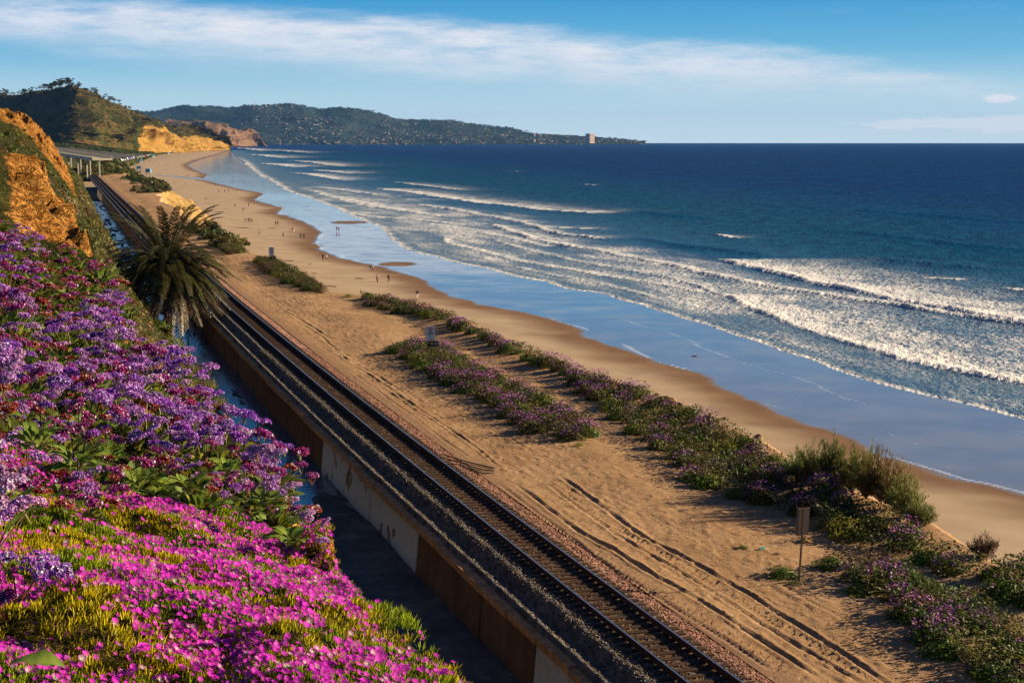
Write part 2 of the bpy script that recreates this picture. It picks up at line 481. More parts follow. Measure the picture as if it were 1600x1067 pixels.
def build_shore():
    az = np.linspace(R(-31), R(34), 760); vv = np.concatenate([np.arange(222.6, 300, .8), np.arange(300, 560, 1.35), np.arange(560, 1080, 2.6)])
    dep = np.arctan((vv - 533.5) / F_PX) + PITCH; D = 30.5 / np.tan(np.maximum(dep, 1e-4)); D = np.minimum(D, 26000)
    D = np.unique(np.r_[D, 22000, 26000])
    A, DD = np.meshgrid(az, D); x = (np.tan(A) * DD).ravel(); y = DD.ravel(); nr, nc = A.shape
    q, _, _ = sdist(x, y, P_WET); g, _, _ = sdist(x, y, P_SW)
    far = np.hypot(x, y)
    jig = fbm(x / 9, y / 9, 3, 3) * 1.0 + fbm(x / 2.5, y / 2.5, 9, 2) * .35 * (1 - sst(far, 200, 500))
    zb = z_beach(q) + fbm(x / 14, y / 14, 5, 3) * .05
    # ---- beach
    wet = sst(q + jig * 1.5, -.6, .8); damp = sst(q + jig * 3.0, -11, -1.0)
    for (u, v), rx, ry in BARS:
        c = bp(u, v, .3); a = bp(u + rx, v, .3); b = bp(u, v - ry, .3)
        rxm = a[0] - c[0]; rym = b[1] - c[1]
        k = 1 - np.sqrt(((x - c[0]) / rxm) ** 2 + ((y - c[1] - (x - c[0]) * .2) / rym) ** 2) + jig * .15
        wet *= 1 - sst(k, 0, .25)
    creek = wline([(225, 277), (262, 276.5), (300, 278), (335, 281), (360, 284)], 1.0)
    cd, al, ln = sdist(x, y, creek); cw = 1 - sst(np.abs(cd) + fbm(x / 30, y / 30, 4, 2) * 6, 6, 12); wet = np.maximum(wet, cw * (q > -120)); damp = np.maximum(damp, cw)
    scum = np.zeros_like(x); qq = q + fbm(x / 14, y / 14, 63, 3) * 2.2 + jig * .5
    for q0, a_, w_ in ((1.2, .9, .22), (6.5, .45, .3), (13.0, .55, .35), (19.5, .4, .3)):
        on = sst(vn(x / 13 + q0, y / 13, 65), .38, .62); scum = np.maximum(scum, a_ * on * np.exp(-((qq - q0 - 1.5 * fbm(x / 30, y / 30, 66, 2)) / (w_ + far * .0012)) ** 2))
    scum *= (far < 1500) & (q > .3)
    keep = (q < 95) & (far < 6000)
    fs = grid_faces(nr, nc); fb = fs[keep[fs].any(1)]
    st_s, st_t = to_st(x, y); land = (st_t > 6) | (y > 700); fb = fb[land[fb].any(1)]
    used = np.unique(fb); rm = np.full(len(x), -1); rm[used] = np.arange(len(used))
    me = mesh('beach', np.stack([x, y, zb + curv(x, y)], 1)[used], rm[fb], attrs={'wet': wet[used], 'damp': damp[used], 'scum': scum[used]}, smooth=True)
    tag(link('beach', me, M['sand']), kind='structure')
    # ---- sea
    gj = g + jig * (.45 + 1.2 * sst(far, 150, 500)) + 1.4 * fbm(x / 22, y / 22, 23, 2)
    lvl = np.maximum(zb + .07 * sst(gj, 0, 1.2), -.12) * 1.0
    z = np.where(gj > -.3, lvl, zb - .08)
    foam = (.75 + .4 * vn(x / 6, y / 6, 27)) * np.exp(-np.maximum(gj, 0) / (.8 + far * .003)) * (gj > -.2) * (1 - sst(far, 2200, 3600))
    lace = np.zeros_like(x)
    for px, h, a, w in FRONTS:
        P = wline(px, .2); d, al, ln = sdist(x, y, P)
        end = np.minimum(al, ln - al); fade = sst(end / ln, 0, .06) if len(px) > 4 else sst(end / ln, 0, .3)
        d = d + jig * (.5 + min(1.5, .002 * P[:, 1].mean())) + fbm(al / 25, d * 0, 77, 3) * 1.2
        bulk = np.where(d < 0, np.exp(-(d / (.25 + .45 * h)) ** 2), np.exp(-d / (1.5 + 2.5 * h)))
        amp = .55 + .9 * vn(al / 11, d * 0 + 3, 31)
        z = z + h * bulk * fade * amp + h * .35 * fbm(x / .7, y / .7, 21, 2) * np.exp(-np.abs(d) / 2.5) * fade
        tr = np.where(d < -.15 * w * .1 - .3 * h, 0, np.exp(-np.maximum(d - .5, 0) / w)) * fade * a
        lip = np.where((d > -.6 * h - .1) & (d < .9 + h), 1, 0) * fade * min(1, a)
        a = a + .25 * float(sst(P[:, 1].mean(), 350, 700)); tr = tr * (1 + .25 * float(sst(P[:, 1].mean(), 350, 700)))
        foam = np.maximum(foam, np.maximum(tr * (.52 + .5 * vn(al / 9, d / 4, 13)) * np.where(d > 2.5, .82, 1.0), lip * (.6 + .55 * vn(al / 5, d, 14))))
    for px, h in SWELL:
        P = wline(px, .2); d, al, ln = sdist(x, y, P); fade = sst(np.minimum(al, ln - al) / ln, 0, .3)
        d = d + fbm(al / 40, d * 0, 15, 3) * 3
        z = z + h * np.exp(-(d / 3.2) ** 2) * fade * (.3 + 1.2 * vn(al / 22, d * 0, 16))
    # old foam drifting between the breakers and the sand
    zone = sst(g, 0, 6) * (1 - sst(g + fbm(x / 40, y / 40, 41, 3) * 22, 45, 75 + 0 * g)) * (1 - sst(far, 600, 1600))
    lace = zone * (.36 + .36 * fbm((x * .957 + y * .29) / 7, (y * .957 - x * .29) / 24, 51, 3))
    foam = np.maximum(foam, lace)
    sw = fbm((x * .957 + y * .29) / 9, (y * .957 - x * .29) / 26, 61, 4) * .16 * sst(g, 20, 120) * (1 - sst(far, 1500, 4000))
    z = z + sw + curv(x, y)
    keep = gj > -3
    fk = fs[keep[fs].any(1)]; used = np.unique(fk); rm = np.full(len(x), -1); rm[used] = np.arange(len(used))
    me = mesh('sea', np.stack([x, y, z], 1)[used], rm[fk], attrs={'foam': foam[used], 'off': np.clip(g, 0, 1e5)[used]}, smooth=True)
    tag(link('sea', me, M['sea']), kind='structure')


def mat_sand():
    m = Mat('sand'); v = m.coord(); wet = m.attr('wet'); damp = m.attr('damp')
    n1 = m.noise(v, .12, 5); n2 = m.noise(v, 2.2, 5, .65); n3 = m.noise(v, .7, 6, .7)
    dry = m.mix(m.step(n1, .35, .7), (.39, .295, .21), (.32, .235, .16))
    dry = m.mix(m.math('MULTIPLY', m.step(n2, .55, .8), .35), dry, (.27, .165, .09))
    kelp = m.math('MULTIPLY', m.step(n3, .66, .74), .35); dry = m.mix(kelp, dry, (.13, .08, .05))
    dmp = m.mix(m.step(n1, .3, .7), (.185, .105, .058), (.15, .085, .05))
    c = m.mix(m.math('MULTIPLY', damp, m.step(n1, .1, .5, .7, 1.0)), dry, dmp)
    c = m.mix(wet, c, m.mix(m.step(n1, .35, .65), (.16, .14, .135), (.21, .185, .175)))
    sc_ = m.step(m.math('ADD', m.attr('scum'), m.math('MULTIPLY', m.math('SUBTRACT', n2, .5), 1.1)), .38, .62); c = m.mix(m.math('MULTIPLY', sc_, .75), c, (.6, .58, .58))
    rough = m.math('ADD', m.math('ADD', m.math('MULTIPLY', wet, -.80), m.math('MULTIPLY', m.math('MULTIPLY', wet, m.step(n1, .45, .7)), .10)), m.step(damp, 0, 1, .92, .86))
    b = m.bump(m.math('ADD', n2, m.noise(v, 9, 3)), .55, .03)
    # the film of water lies smooth: no relief under it
    nm = m.N.new('ShaderNodeMix'); nm.data_type = 'VECTOR'; geo = m.N.new('ShaderNodeNewGeometry')
    m.L.new(wet, nm.inputs[0]); m.L.new(b, nm.inputs[4]); m.L.new(geo.outputs['Normal'], nm.inputs[5])
    return m.done(c, m.math('MAXIMUM', rough, .07), m.step(wet, 0, 1, .08, .9), nm.outputs[1])


def mat_sea():
    m = Mat('sea_water'); foam = m.attr('foam'); off = m.attr('off')
    v = m.coord((1, .38, 1), SHORE_RZ); vf = m.coord((1, .55, 1), SHORE_RZ)
    n1 = m.noise(v, .16, 5, .62); n2 = m.noise(v, .95, 3, .62); n3 = m.noise(v, .035, 3, .55)
    lac = m.noise(vf, .85, 5, .66, .5); fine = m.noise(vf, 3.2, 3, .7)
    web = m.math('SUBTRACT', 1.0, m.math('MULTIPLY', m.math('ABSOLUTE', m.math('SUBTRACT', lac, .5)), 5.0), True)
    pat = m.math('ADD', m.math('MULTIPLY', web, .74), m.math('MULTIPLY', fine, .28))
    thr = m.math('SUBTRACT', 1.02, m.math('MULTIPLY', foam, .92))
    msk = m.step(m.math('SUBTRACT', pat, thr), -.16, .34)
    deep = m.mix(m.step(n3, .35, .65), (.0008, .016, .096), (.0012, .026, .132))
    mid = m.mix(m.step(n1, .35, .65), (.003, .043, .112), (.007, .074, .155))
    sh = m.mix(m.step(n1, .3, .7), (.05, .095, .125), (.085, .125, .145))
    c = m.mix(m.step(off, 45, 420), mid, deep); c = m.mix(m.step(off, 8, 60), sh, c)
    chop = m.math('ADD', m.math('MULTIPLY', n1, .9), m.math('MULTIPLY', n2, .35))
    c = m.mix(m.math('MULTIPLY', m.step(n1, .50, .66), .35), c, (.008, .075, .15)); c = m.mix(m.math('MULTIPLY', m.step(n2, .54, .70), .40), c, (.014, .10, .19)); c = m.mix(m.math('MULTIPLY', m.step(n2, .46, .34), .5), c, (.0006, .012, .05))
    c = m.mix(msk, c, m.mix(fine, (.52, .53, .56), (.78, .77, .78)))
    nm = m.bump(chop, 1.0, 1.2)
    m.done(c, .9, 0.0, nm)
    gl = m.N.new('ShaderNodeBsdfGlossy'); gl.inputs['Roughness'].default_value = .16; m.L.new(nm, gl.inputs['Normal'])
    fac = m.math('MULTIPLY', m.step(off, 2, 140, .38, .075), m.math('SUBTRACT', 1.0, msk, True))
    ms = m.N.new('ShaderNodeMixShader'); m.L.new(fac, ms.inputs[0]); m.L.new(m.b.outputs[0], ms.inputs[1]); m.L.new(gl.outputs[0], ms.inputs[2]); m.L.new(ms.outputs[0], m.out.inputs['Surface'])
    return m.m


M['sand'] = mat_sand(); M['sea'] = mat_sea()
build_shore()

# ------------------------------------------------------------------ railway terrace, channel and hillside
TE = ([0, 40, 52, 60, 68, 78, 95, 120, 145, 155, 162, 170, 190, 211, 235, 252, 330, 420, 455, 480, 503, 540, 577, 620, 675, 760, 820], [14, 14.5, 15, 16.6, 16.5, 18, 18.2, 17.1, 18, 16.5, 14, 11, 10.5, 12.4, 9.5, 9.5, 10.5, 11.5, 12, 13, 14.5, 17.5, 20, 19.5, 16, 15, 15])
TC = ([-40, 14.5, 17, 19.5, 23, 35, 45, 55, 66, 80, 120, 180, 225, 267, 350, 485, 650, 760], [-16.65, -16.65, -16.75, -16.85, -16.6, -16.6, -16.9, -17.2, -17.8, -19, -20, -20.5, -20, -18, -17.8, -14.5, -9, -7])
ZC = ([-40, 0, 18, 27, 35, 43, 50, 55, 60, 66, 72, 85, 120, 180, 205, 225, 250, 267, 350, 485, 560, 650, 760], [27, 26.6, 26.45, 26.1, 26.0, 26.2, 26.9, 27.9, 28.9, 29.7, 29.8, 29.0, 29.5, 31, 33.2, 33.2, 31.5, 29.3, 27.5, 23.5, 20, 16, 14])
TF, ZF = -6.4, 12.15


def bare(s, t):                               # where the orange sandstone stands bare
    a = sst(s, 50, 54) * (1 - sst(s, 71, 75)) * sst(t, -19.6, -18.6) * (1 - sst(t, -16.2, -14.6))
    b = sst(s, 186, 200) * (1 - sst(s, 258, 275)) * sst(t, -26, -21) * (1 - sst(t, -15.5, -12.5))
    c = sst(s, 38, 40) * (1 - sst(s, 43, 45)) * sst(t, -17.4, -16.9) * (1 - sst(t, -16.6, -16.2)) * .8
    d = sst(s, 20.5, 21.5) * (1 - sst(s, 23.5, 25)) * sst(t, -17.1, -16.8) * (1 - sst(t, -16.2, -15.6)) * .8
    return np.clip(a + b + c + d, 0, 1)


def hill_z(s, t, rough=True):
    s = np.asarray(s, float); t = np.asarray(t, float)
    tc = np.interp(s, *TC) + fbm(s / 7, s * 0, 3, 3) * .7 * sst(s, 30, 60); zc = np.interp(s, *ZC)
    w = np.clip((t - tc) / (TF - tc), 0, 1)
    g = .45 * w + .55 * (w * w * (3 - 2 * w)); gn = .55 * w ** .55 + .45 * w; kk = 1 - sst(s, 74, 100); g = g * (1 - kk) + gn * kk
    top = np.maximum(tc - t, 0)
    z = zc + (ZF - zc) * g + np.minimum(top, 4) * .30 + np.maximum(top - 4, 0) * .12 + np.maximum(14 - s, 0) * .08 * sst(top, 0, 2)
    if rough:
        near = 1 - sst(s, 60, 110); slope = 4 * w * (1 - w)
        z = z + .38 * np.exp(-((s - 17.2) / 2.6) ** 2 - ((t + 18.0) / 1.3) ** 2) + .24 * fbm(s / 2.6, t / 1.4, 97, 2) * sst(top, -.2, .8) * sst(s, 21, 24) * (1 - sst(s, 46, 52))
        z = z + fbm(s / 3.1, t / 2.2, 7, 4) * (.10 + .55 * slope * (.4 + .6 * (1 - near)))
        z = z + (ridged(s / 14, t / 30, 12, 3) - .5) * 2.6 * slope * (1 - near)
        b = bare(s, t)
        z = z + b * (ridged(s / 2.6 + t * .15, t / 1.5, 33, 4) - .62) * (1.5 + 1.6 * sst(s, 150, 200)) - b * .55 * sst(ridged(s / .9 + t * .3, t / .7, 36, 3), .55, .9) * (1 - sst(s, 100, 150)) + b * .12 * fbm(s / .22, t / .2, 38, 2) + b * (np.floor(z * 1.6) / 1.6 - z) * .35
    return z


def hill_xyz(s, t):
    x, y = from_st(s, t); return np.stack([x, y, hill_z(s, t)], -1)


def build_hillside():
    s = np.concatenate([np.arange(-6, 46, .3), np.arange(46, 80, .16), np.arange(80, 185, .9), np.arange(185, 275, .45), np.arange(275, 770, 2.2)])
    k = np.concatenate([np.linspace(0, .38, 26)[:-1], np.linspace(.38, 1, 120)])
    S_, K = np.meshgrid(s, k, indexing='ij'); tc = np.interp(S_, *TC)
    T = np.where(K < .38, tc - 26 * (1 - K / .38) ** 1.6 + (K / .38 - 1) * .0, tc + (K - .38) / .62 * (TF - .6 - tc))
    Z = hill_z(S_, T); x, y = from_st(S_, T)
    b = bare(S_, T)
    me = mesh('hillside', np.stack([x, y, Z], -1).reshape(-1, 3), grid_faces(*S_.shape), attrs={'bare': b.ravel(), 'ny': S_.ravel()}, smooth=True)
    tag(link('hillside', me, M['hill']), kind='structure')


def mat_hill():
    m = Mat('hillside_soil'); v = m.coord(); bare_ = m.attr('bare')
    n1 = m.noise(v, .18, 6, .6); n2 = m.noise(v, 1.4, 6, .65); n3 = m.noise(m.coord((1, 1, 2.6)), 1.1, 6, .65, .6)
    soil = m.ramp(m.math('ADD', m.math('MULTIPLY', n1, .6), m.math('MULTIPLY', n2, .4)),
                  [(.30, (.016, .020, .007)), (.44, (.034, .040, .011)), (.56, (.065, .055, .017)), (.66, (.075, .045, .020)), (.78, (.15, .09, .035))])
    rock = m.ramp(n3, [(.25, (.13, .046, .012)), (.42, (.32, .135, .030)), (.56, (.43, .205, .050)), (.75, (.50, .28, .09))])
    stv = m.noise(m.coord((.25, .25, 3.2)), 1.5, 5, .7, .4); crk = m.noise(m.coord((1, 1, .8)), 2.6, 4, .6, 1.0)
    rock = m.mix(m.math('MULTIPLY', m.step(stv, .52, .62), .38), rock, (.13, .050, .014)); rock = m.mix(m.math('MULTIPLY', m.step(m.math('ABSOLUTE', m.math('SUBTRACT', crk, .5)), .035, .0), .7), rock, (.05, .02, .008))
    edge = m.step(m.math('ADD', bare_, m.math('MULTIPLY', m.math('SUBTRACT', n2, .5), .9)), .35, .55)
    c = m.mix(edge, soil, rock)
    nm = m.bump(m.math('ADD', m.math('ADD', n2, n3), m.math('ADD', stv, m.step(m.math('ABSOLUTE', m.math('SUBTRACT', crk, .5)), 0.0, .06))), .9, .28)
    return m.done(c, .95, .05, nm)


RUTS = [  # tyre ruts pressed into the sand: line, half-width, depth
    ([(862, 734), (925, 778), (993, 828), (1075, 870), (1180, 930), (1298, 1005), (1420, 1085)], .16, .13),
    ([(838, 742), (905, 790), (960, 830), (1040, 875), (1130, 930), (1250, 1005), (1385, 1085)], .14, .10),
    ([(800, 748), (850, 785), (903, 826), (960, 855), (1020, 893), (1075, 922), (1160, 975), (1290, 1060)], .17, .14),
    ([(770, 745), (830, 790), (900, 842), (960, 885), (1040, 935), (1130, 990), (1220, 1050)], .15, .09),
    ([(560, 573), (610, 606), (660, 640), (705, 668), (745, 697), (785, 731)], .13, .13),
    ([(545, 575), (600, 615), (655, 654), (700, 688), (740, 715)], .12, .07),
    ([(480, 520), (540, 558), (590, 585), (640, 618)], .14, .06), ([(430, 478), (470, 498), (520, 530)], .2, .07),
    ([(470, 505), (500, 523), (548, 565)], .2, .06), ([(1010, 800), (1080, 838), (1200, 900), (1320, 968), (1440, 1040)], .09, .05),
    ([(700, 640), (760, 660), (820, 700), (900, 735)], .1, .04), ([(600, 540), (560, 520), (520, 508), (470, 500)], .12, .04)]
TREADS = [([(780, 765), (850, 812), (930, 865), (1000, 906), (1080, 950), (1180, 1012), (1280, 1075)], .28), ([(850, 738), (915, 785), (980, 832), (1060, 874), (1160, 932), (1280, 1006), (1400, 1085)], .2)]


def ground_z(s, t):                           # smooth height of the terrace
    te = np.interp(s, *TE)
    return 14.28 + .22 * sst(t, 4, 9) + .14 * fbm(s / 9, t / 6, 19, 3) * sst(t, 3, 6) + .35 * sst(t - te, -4, -.5) * (1 - sst(s, 150, 170))


def terrace_z(s, t, x, y):
    te = np.interp(s, *TE) + 2.6 * fbm(s / 14, s * 0, 83, 3) * sst(s, 200, 330); z = ground_z(s, t)
    z = z + sst(t, 2.4, 4) * (.030 * fbm(s / 1.1, t / .9, 29, 4) + .035 * ridged(s / 6.5, t / .28, 37, 3) * (1 - sst(t, 5.5, 8)) + .03 * (fbm(s / .35, t / .3, 39, 2) > .33))
    for px, hw, dp in RUTS:
        P = wline(px, 14.4); d, al, ln = sdist(x, y, P); fade = sst(np.minimum(al, ln - al), 0, 2.5); d = np.abs(d + fbm(al / 3.5, d * 0, 8, 3) * .05)
        w = hw * .5 * (.8 + .6 * vn(al / .9, d * 0, 4)); dep = dp * (.5 + .9 * vn(al / 2.7, d * 0, 6))
        z = z + .45 * fade * dep * (-np.exp(-(d / w) ** 4) + .75 * np.exp(-((d - w * 1.9) / (w * .8)) ** 2))
    for px, hw in TREADS:
        P = wline(px, 14.4); d, al, ln = sdist(x, y, P); fade = sst(np.minimum(al, ln - al), 0, 2.5)
        z = z + fade * .055 * np.exp(-(d / hw) ** 6) * np.sin((al + np.abs(d) * .9) * 2 * math.pi / .42)
    drop = np.maximum(t - te, 0)
    foot = 8.5 + 9 * sst(s, 300, 560)
    k = np.clip(drop / foot, 0, 1); rg = ridged(s / 6, t / 9, 43, 4) - .6 + (ridged(s / 9 + t * .05, t * 0, 47, 3) - .62) * 2.6 * sst(s, 300, 420)
    z = z - (z - 1.0) * (1.25 * k ** .75 * (1 - k) + k ** 1.1 * k) * 1.0 + rg * 3.2 * np.sin(np.pi * np.clip(k, 0, 1)) ** .7
    return z


def build_terrace():
    sn = np.concatenate([np.arange(36, 120, .17), np.arange(120, 170, .4), np.arange(170, 820, 1.6)])
    kk = np.concatenate([np.linspace(2.2, 9, 74)[:-1]])
    S_, K = np.meshgrid(sn, np.r_[kk, np.arange(90) / 89.0 + 100], indexing='ij')
    te = np.interp(S_, *TE)
    j = np.clip(K - 100, 0, 1); T = np.where(K < 50, K, np.where(j < .45, 9 + (te - 9) * j / .45, te + (j - .45) / .55 * (10 + 9 * sst(S_, 300, 560))))
    x, y = from_st(S_, T); Z = terrace_z(S_, T, x, y)
    near = (S_ < 135)
    face = sst(T - te, .2, 1.2)
    me = mesh('railway_terrace', np.stack([x, y, Z], -1).reshape(-1, 3), grid_faces(*S_.shape), attrs={'face': face.ravel(), 'tt': T.ravel()}, smooth=True)
    tag(link('railway_terrace', me, M['dirt']), kind='structure')


def mat_dirt():
    m = Mat('terrace_dirt'); v = m.coord(); face = m.attr('face'); tt = m.attr('tt')
    n1 = m.noise(v, .3, 6, .6); n2 = m.noise(v, 3.2, 6, .7); n3 = m.noise(v, 14, 4, .7); vs = m.coord((1, .16, 1), SHORE_RZ); n4 = m.noise(vs, 2.4, 5, .65)
    dirt = m.ramp(m.math('ADD', m.math('MULTIPLY', n1, .5), m.math('MULTIPLY', n2, .5)), [(.3, (.25, .145, .077)), (.48, (.37, .228, .125)), (.62, (.44, .285, .165)), (.8, (.49, .34, .215))])
    dirt = m.mix(m.math('MULTIPLY', m.step(n4, .52, .75), .55), dirt, (.24, .145, .08))
    dirt = m.mix(m.math('MULTIPLY', m.step(n3, .60, .72), .5), dirt, (.20, .12, .065))
    fp = m.voro(v, 1.7); dirt = m.mix(m.math('MULTIPLY', m.step(fp, .16, .08), .30), dirt, (.22, .135, .075))
    dirt = m.mix(m.step(m.math('ADD', tt, m.math('MULTIPLY', n2, 1.6)), 4.2, 3.0), dirt, (.27, .165, .105))
    rock = m.ramp(m.noise(m.coord((1, 1, 1.6)), .55, 6, .65, .5), [(.3, (.20, .11, .035)), (.5, (.33, .215, .085)), (.7, (.42, .30, .14))])
    nm = m.bump(m.math('ADD', m.math('ADD', n2, m.math('MULTIPLY', n3, .6)), m.math('MULTIPLY', m.step(fp, .05, .25), .5)), .8, .07)
    return m.done(m.mix(face, dirt, rock), .95, .05, nm)


M['hill'] = mat_hill(); M['dirt'] = mat_dirt()
build_hillside(); build_terrace()


def strip(name, s, prof, mat, parent=None, kind=None, smooth=False, close=False, attrs=None):
    """sweep a cross-section [(t,z),...] along the railway."""
    prof = np.asarray(prof, float); s = np.asarray(s, float)
    S_, I = np.meshgrid(s, np.arange(len(prof)), indexing='ij'); x, y = from_st(S_, prof[I, 0]); z = prof[I, 1]
    V = np.stack([x, y, z], -1).reshape(-1, 3); fs = [grid_faces(*S_.shape)]
    n = len(prof)
    if close:
        fs.append(np.array([(i * n + n - 1, i * n, (i + 1) * n, (i + 1) * n + n - 1) for i in range(len(s) - 1)]))
    o = link(name, mesh(name, V, fs, smooth=smooth), mat, parent)
    if kind: o['kind'] = kind
    return o


def build_channel():
    # muddy concrete floor with a braided trickle of water
    s = np.concatenate([np.arange(20, 130, .35), np.arange(130, 500, 2.0)]); t = np.linspace(-7.4, -3.0, 34)
    S_, T = np.meshgrid(s, t, indexing='ij'); x, y = from_st(S_, T)
    dry = 1 - sst(S_ + fbm(S_ / 3, T / 1.5, 5, 3) * 6, 77, 85)
    Z = 12.0 + .05 * fbm(S_ / 3.5, T / .55, 91, 4) + .04 * fbm(S_ / 1.2, T / .3, 92, 3) + dry * .10 + .25 * sst(T, -6.2, -7.3) + .035 * sst(S_, 150, 190) * (.5 + fbm(S_ / 9, T / .8, 93, 3))
    tag(link('drainage_channel', mesh('drainage_channel', np.stack([x, y, Z], -1).reshape(-1, 3), grid_faces(*S_.shape), smooth=True), M['mud']), kind='structure')
    s2 = np.arange(72, 498, 3.0)
    w = strip('water', s2, [(-7.2, 12.020), (-3.12, 12.020)], M['stream'], kind='structure')


m_ = Mat('channel_mud'); v_ = m_.coord(); n_ = m_.noise(v_, .45, 6, .65, .8); n2_ = m_.noise(v_, 3, 5)
M['mud'] = m_.done(m_.ramp(m_.math('ADD', m_.math('MULTIPLY', n_, .8), m_.math('MULTIPLY', n2_, .2)), [(.3, (.075, .06, .055)), (.5, (.12, .10, .095)), (.62, (.21, .165, .13)), (.75, (.15, .12, .105))]), .92, .08, m_.bump(n2_, .3, .02))
m_ = Mat('stream_water'); n_ = m_.noise(m_.coord((1, .4, 1), SHORE_RZ), 3.0, 5, .6)
M['stream'] = m_.done((.02, .09, .18), .08, .9, m_.bump(n_, .5, .10), ior=1.75)
build_channel()

m_ = Mat('wall_concrete'); v_ = m_.coord((1, 1, .45)); n_ = m_.noise(v_, 1.6, 6, .65); n2_ = m_.noise(m_.coord(), .7, 5, .6)
M['panel'] = m_.done(m_.ramp(m_.math('ADD', m_.math('MULTIPLY', n_, .6), m_.math('MULTIPLY', n2_, .4)), [(.3, (.08, .036, .022)), (.5, (.15, .068, .040)), (.7, (.22, .11, .068))]), .9, .1, m_.bump(n_, .5, .03))
m_ = Mat('wall_plaster'); v_ = m_.coord(); n_ = m_.noise(v_, .75, 5, .6, .6); n2_ = m_.noise(v_, 4, 5)
stain_ = m_.step(n_, .60, .62)
M['plaster'] = m_.done(m_.mix(stain_, m_.mix(m_.step(n2_, .3, .7), (.46, .40, .40), (.58, .50, .50)), (.19, .105, .065)), .85, .15, m_.bump(m_.math('ADD', n2_, stain_), .3, .015))
M['coping'] = plain('wall_coping', (.50, .25, .12), .9, .1, var=.3, scale=2.5, bump=.3)
M['ballast'] = None


def build_wall():
    root = empty('retaining_wall', (*from_st(60, -3.0), 12.0))
    tag(root, 'long brown concrete retaining wall with flat coping between drainage channel and railway', 'wall')
    inv = Matrix.Translation(-Vector(root.location))

    def put(o): o.parent = root; o.matrix_parent_inverse = Matrix.Translation(-root.location)
    L_ = 3.1
    for i, s0 in enumerate(np.arange(38, 168, L_)):
        pale = (67 < s0 < 88) or (45 < s0 < 52)
        off = .03 * math.sin(i * 2.3)
        n = 3; s = np.linspace(s0 + .02, s0 + L_ - .02, n)
        b = -3.22 + off; tp = -3.0 + off * .4
        o = strip('panel', s, [(b, 11.6), (tp - .02, 13.78), (tp + .25, 13.78), (tp + .25, 11.6)], M['plaster'] if pale else M['panel'], close=True); put(o)
        c = strip('coping', s if i % 2 else np.linspace(s0, s0 + L_ - .03, n), [(-3.08 + .035 * math.sin(i * 5.1), 13.80), (-3.08 + .035 * math.sin(i * 5.1), 14.06 + .035 * math.sin(i * 3.7)), (-2.62 + .02 * math.sin(i * 2.9), 14.08 + .035 * math.sin(i * 3.7)), (-2.62, 13.80)], M['coping'], close=True); put(c)
        nb = o.data  # close the panel ends
        for ob in (o, c):
            me = ob.data; k = 4; nv = len(me.vertices)
            import bmesh
            bm = bmesh.new(); bm.from_mesh(me); bm.verts.ensure_lookup_table()
            for q in ((0, 1, 2, 3), (nv - 1, nv - 2, nv - 3, nv - 4)):
                try: bm.faces.new([bm.verts[j] for j in q])
                except ValueError: pass
            bm.to_mesh(me); bm.free()
    s = np.arange(168.5, 560, 4)
    put(strip('far_run', s, [(-3.22, 11.6), (-3.08, 13.8), (-3.08, 14.06), (-2.62, 14.06), (-2.62, 11.6)], M['coping']))


build_wall()


def mat_ballast():
    m = Mat('ballast'); c = m.attr('Col', 'Color'); v = m.coord(); n = m.noise(v, 30, 3, .7)
    return m.done(m.mix(m.step(n, .3, .7), c, m.mix(.5, c, (.03, .025, .025))), .9, .15, m.bump(n, .5, .02))


def ballast_z(s, t):
    a = np.abs(t)
    z = 14.46 - .34 * sst(a, 1.55, 2.75) - .05 * sst(a, 1.35, 1.6)
    z = np.where(t < 0, 14.46 - .32 * sst(a, 1.6, 2.2) + .10 * sst(a, 2.25, 2.6), z)
    return np.where(t < -2.8, 13.85, z + .025 * fbm(s / .5, t / .3, 71, 2))


def ballast_col(t, n):
    red = sst(t, .7, 1.6)[:, None]; k = RNG.random((n, 1))
    grey = np.array([(.20, .175, .15)]) * (.35 + 1.3 * RNG.random((n, 1))) * np.where(k > .5, np.array([[1.1, .95, .8]]), np.array([[.9, .95, 1.05]]))
    pink = np.array([(.36, .18, .125)]) * (.35 + 1.2 * RNG.random((n, 1))) * np.where(k > .6, np.array([[1.0, 1.1, 1.15]]), np.array([[1, 1, 1]]))
    brown = np.array([(.19, .105, .06)]) * (.4 + 1.2 * RNG.random((n, 1)))
    mid = ((np.abs(t) < .75)[:, None] & (RNG.random((n, 1)) < .75))
    return np.where(mid, brown, grey * (1 - red) + pink * red)


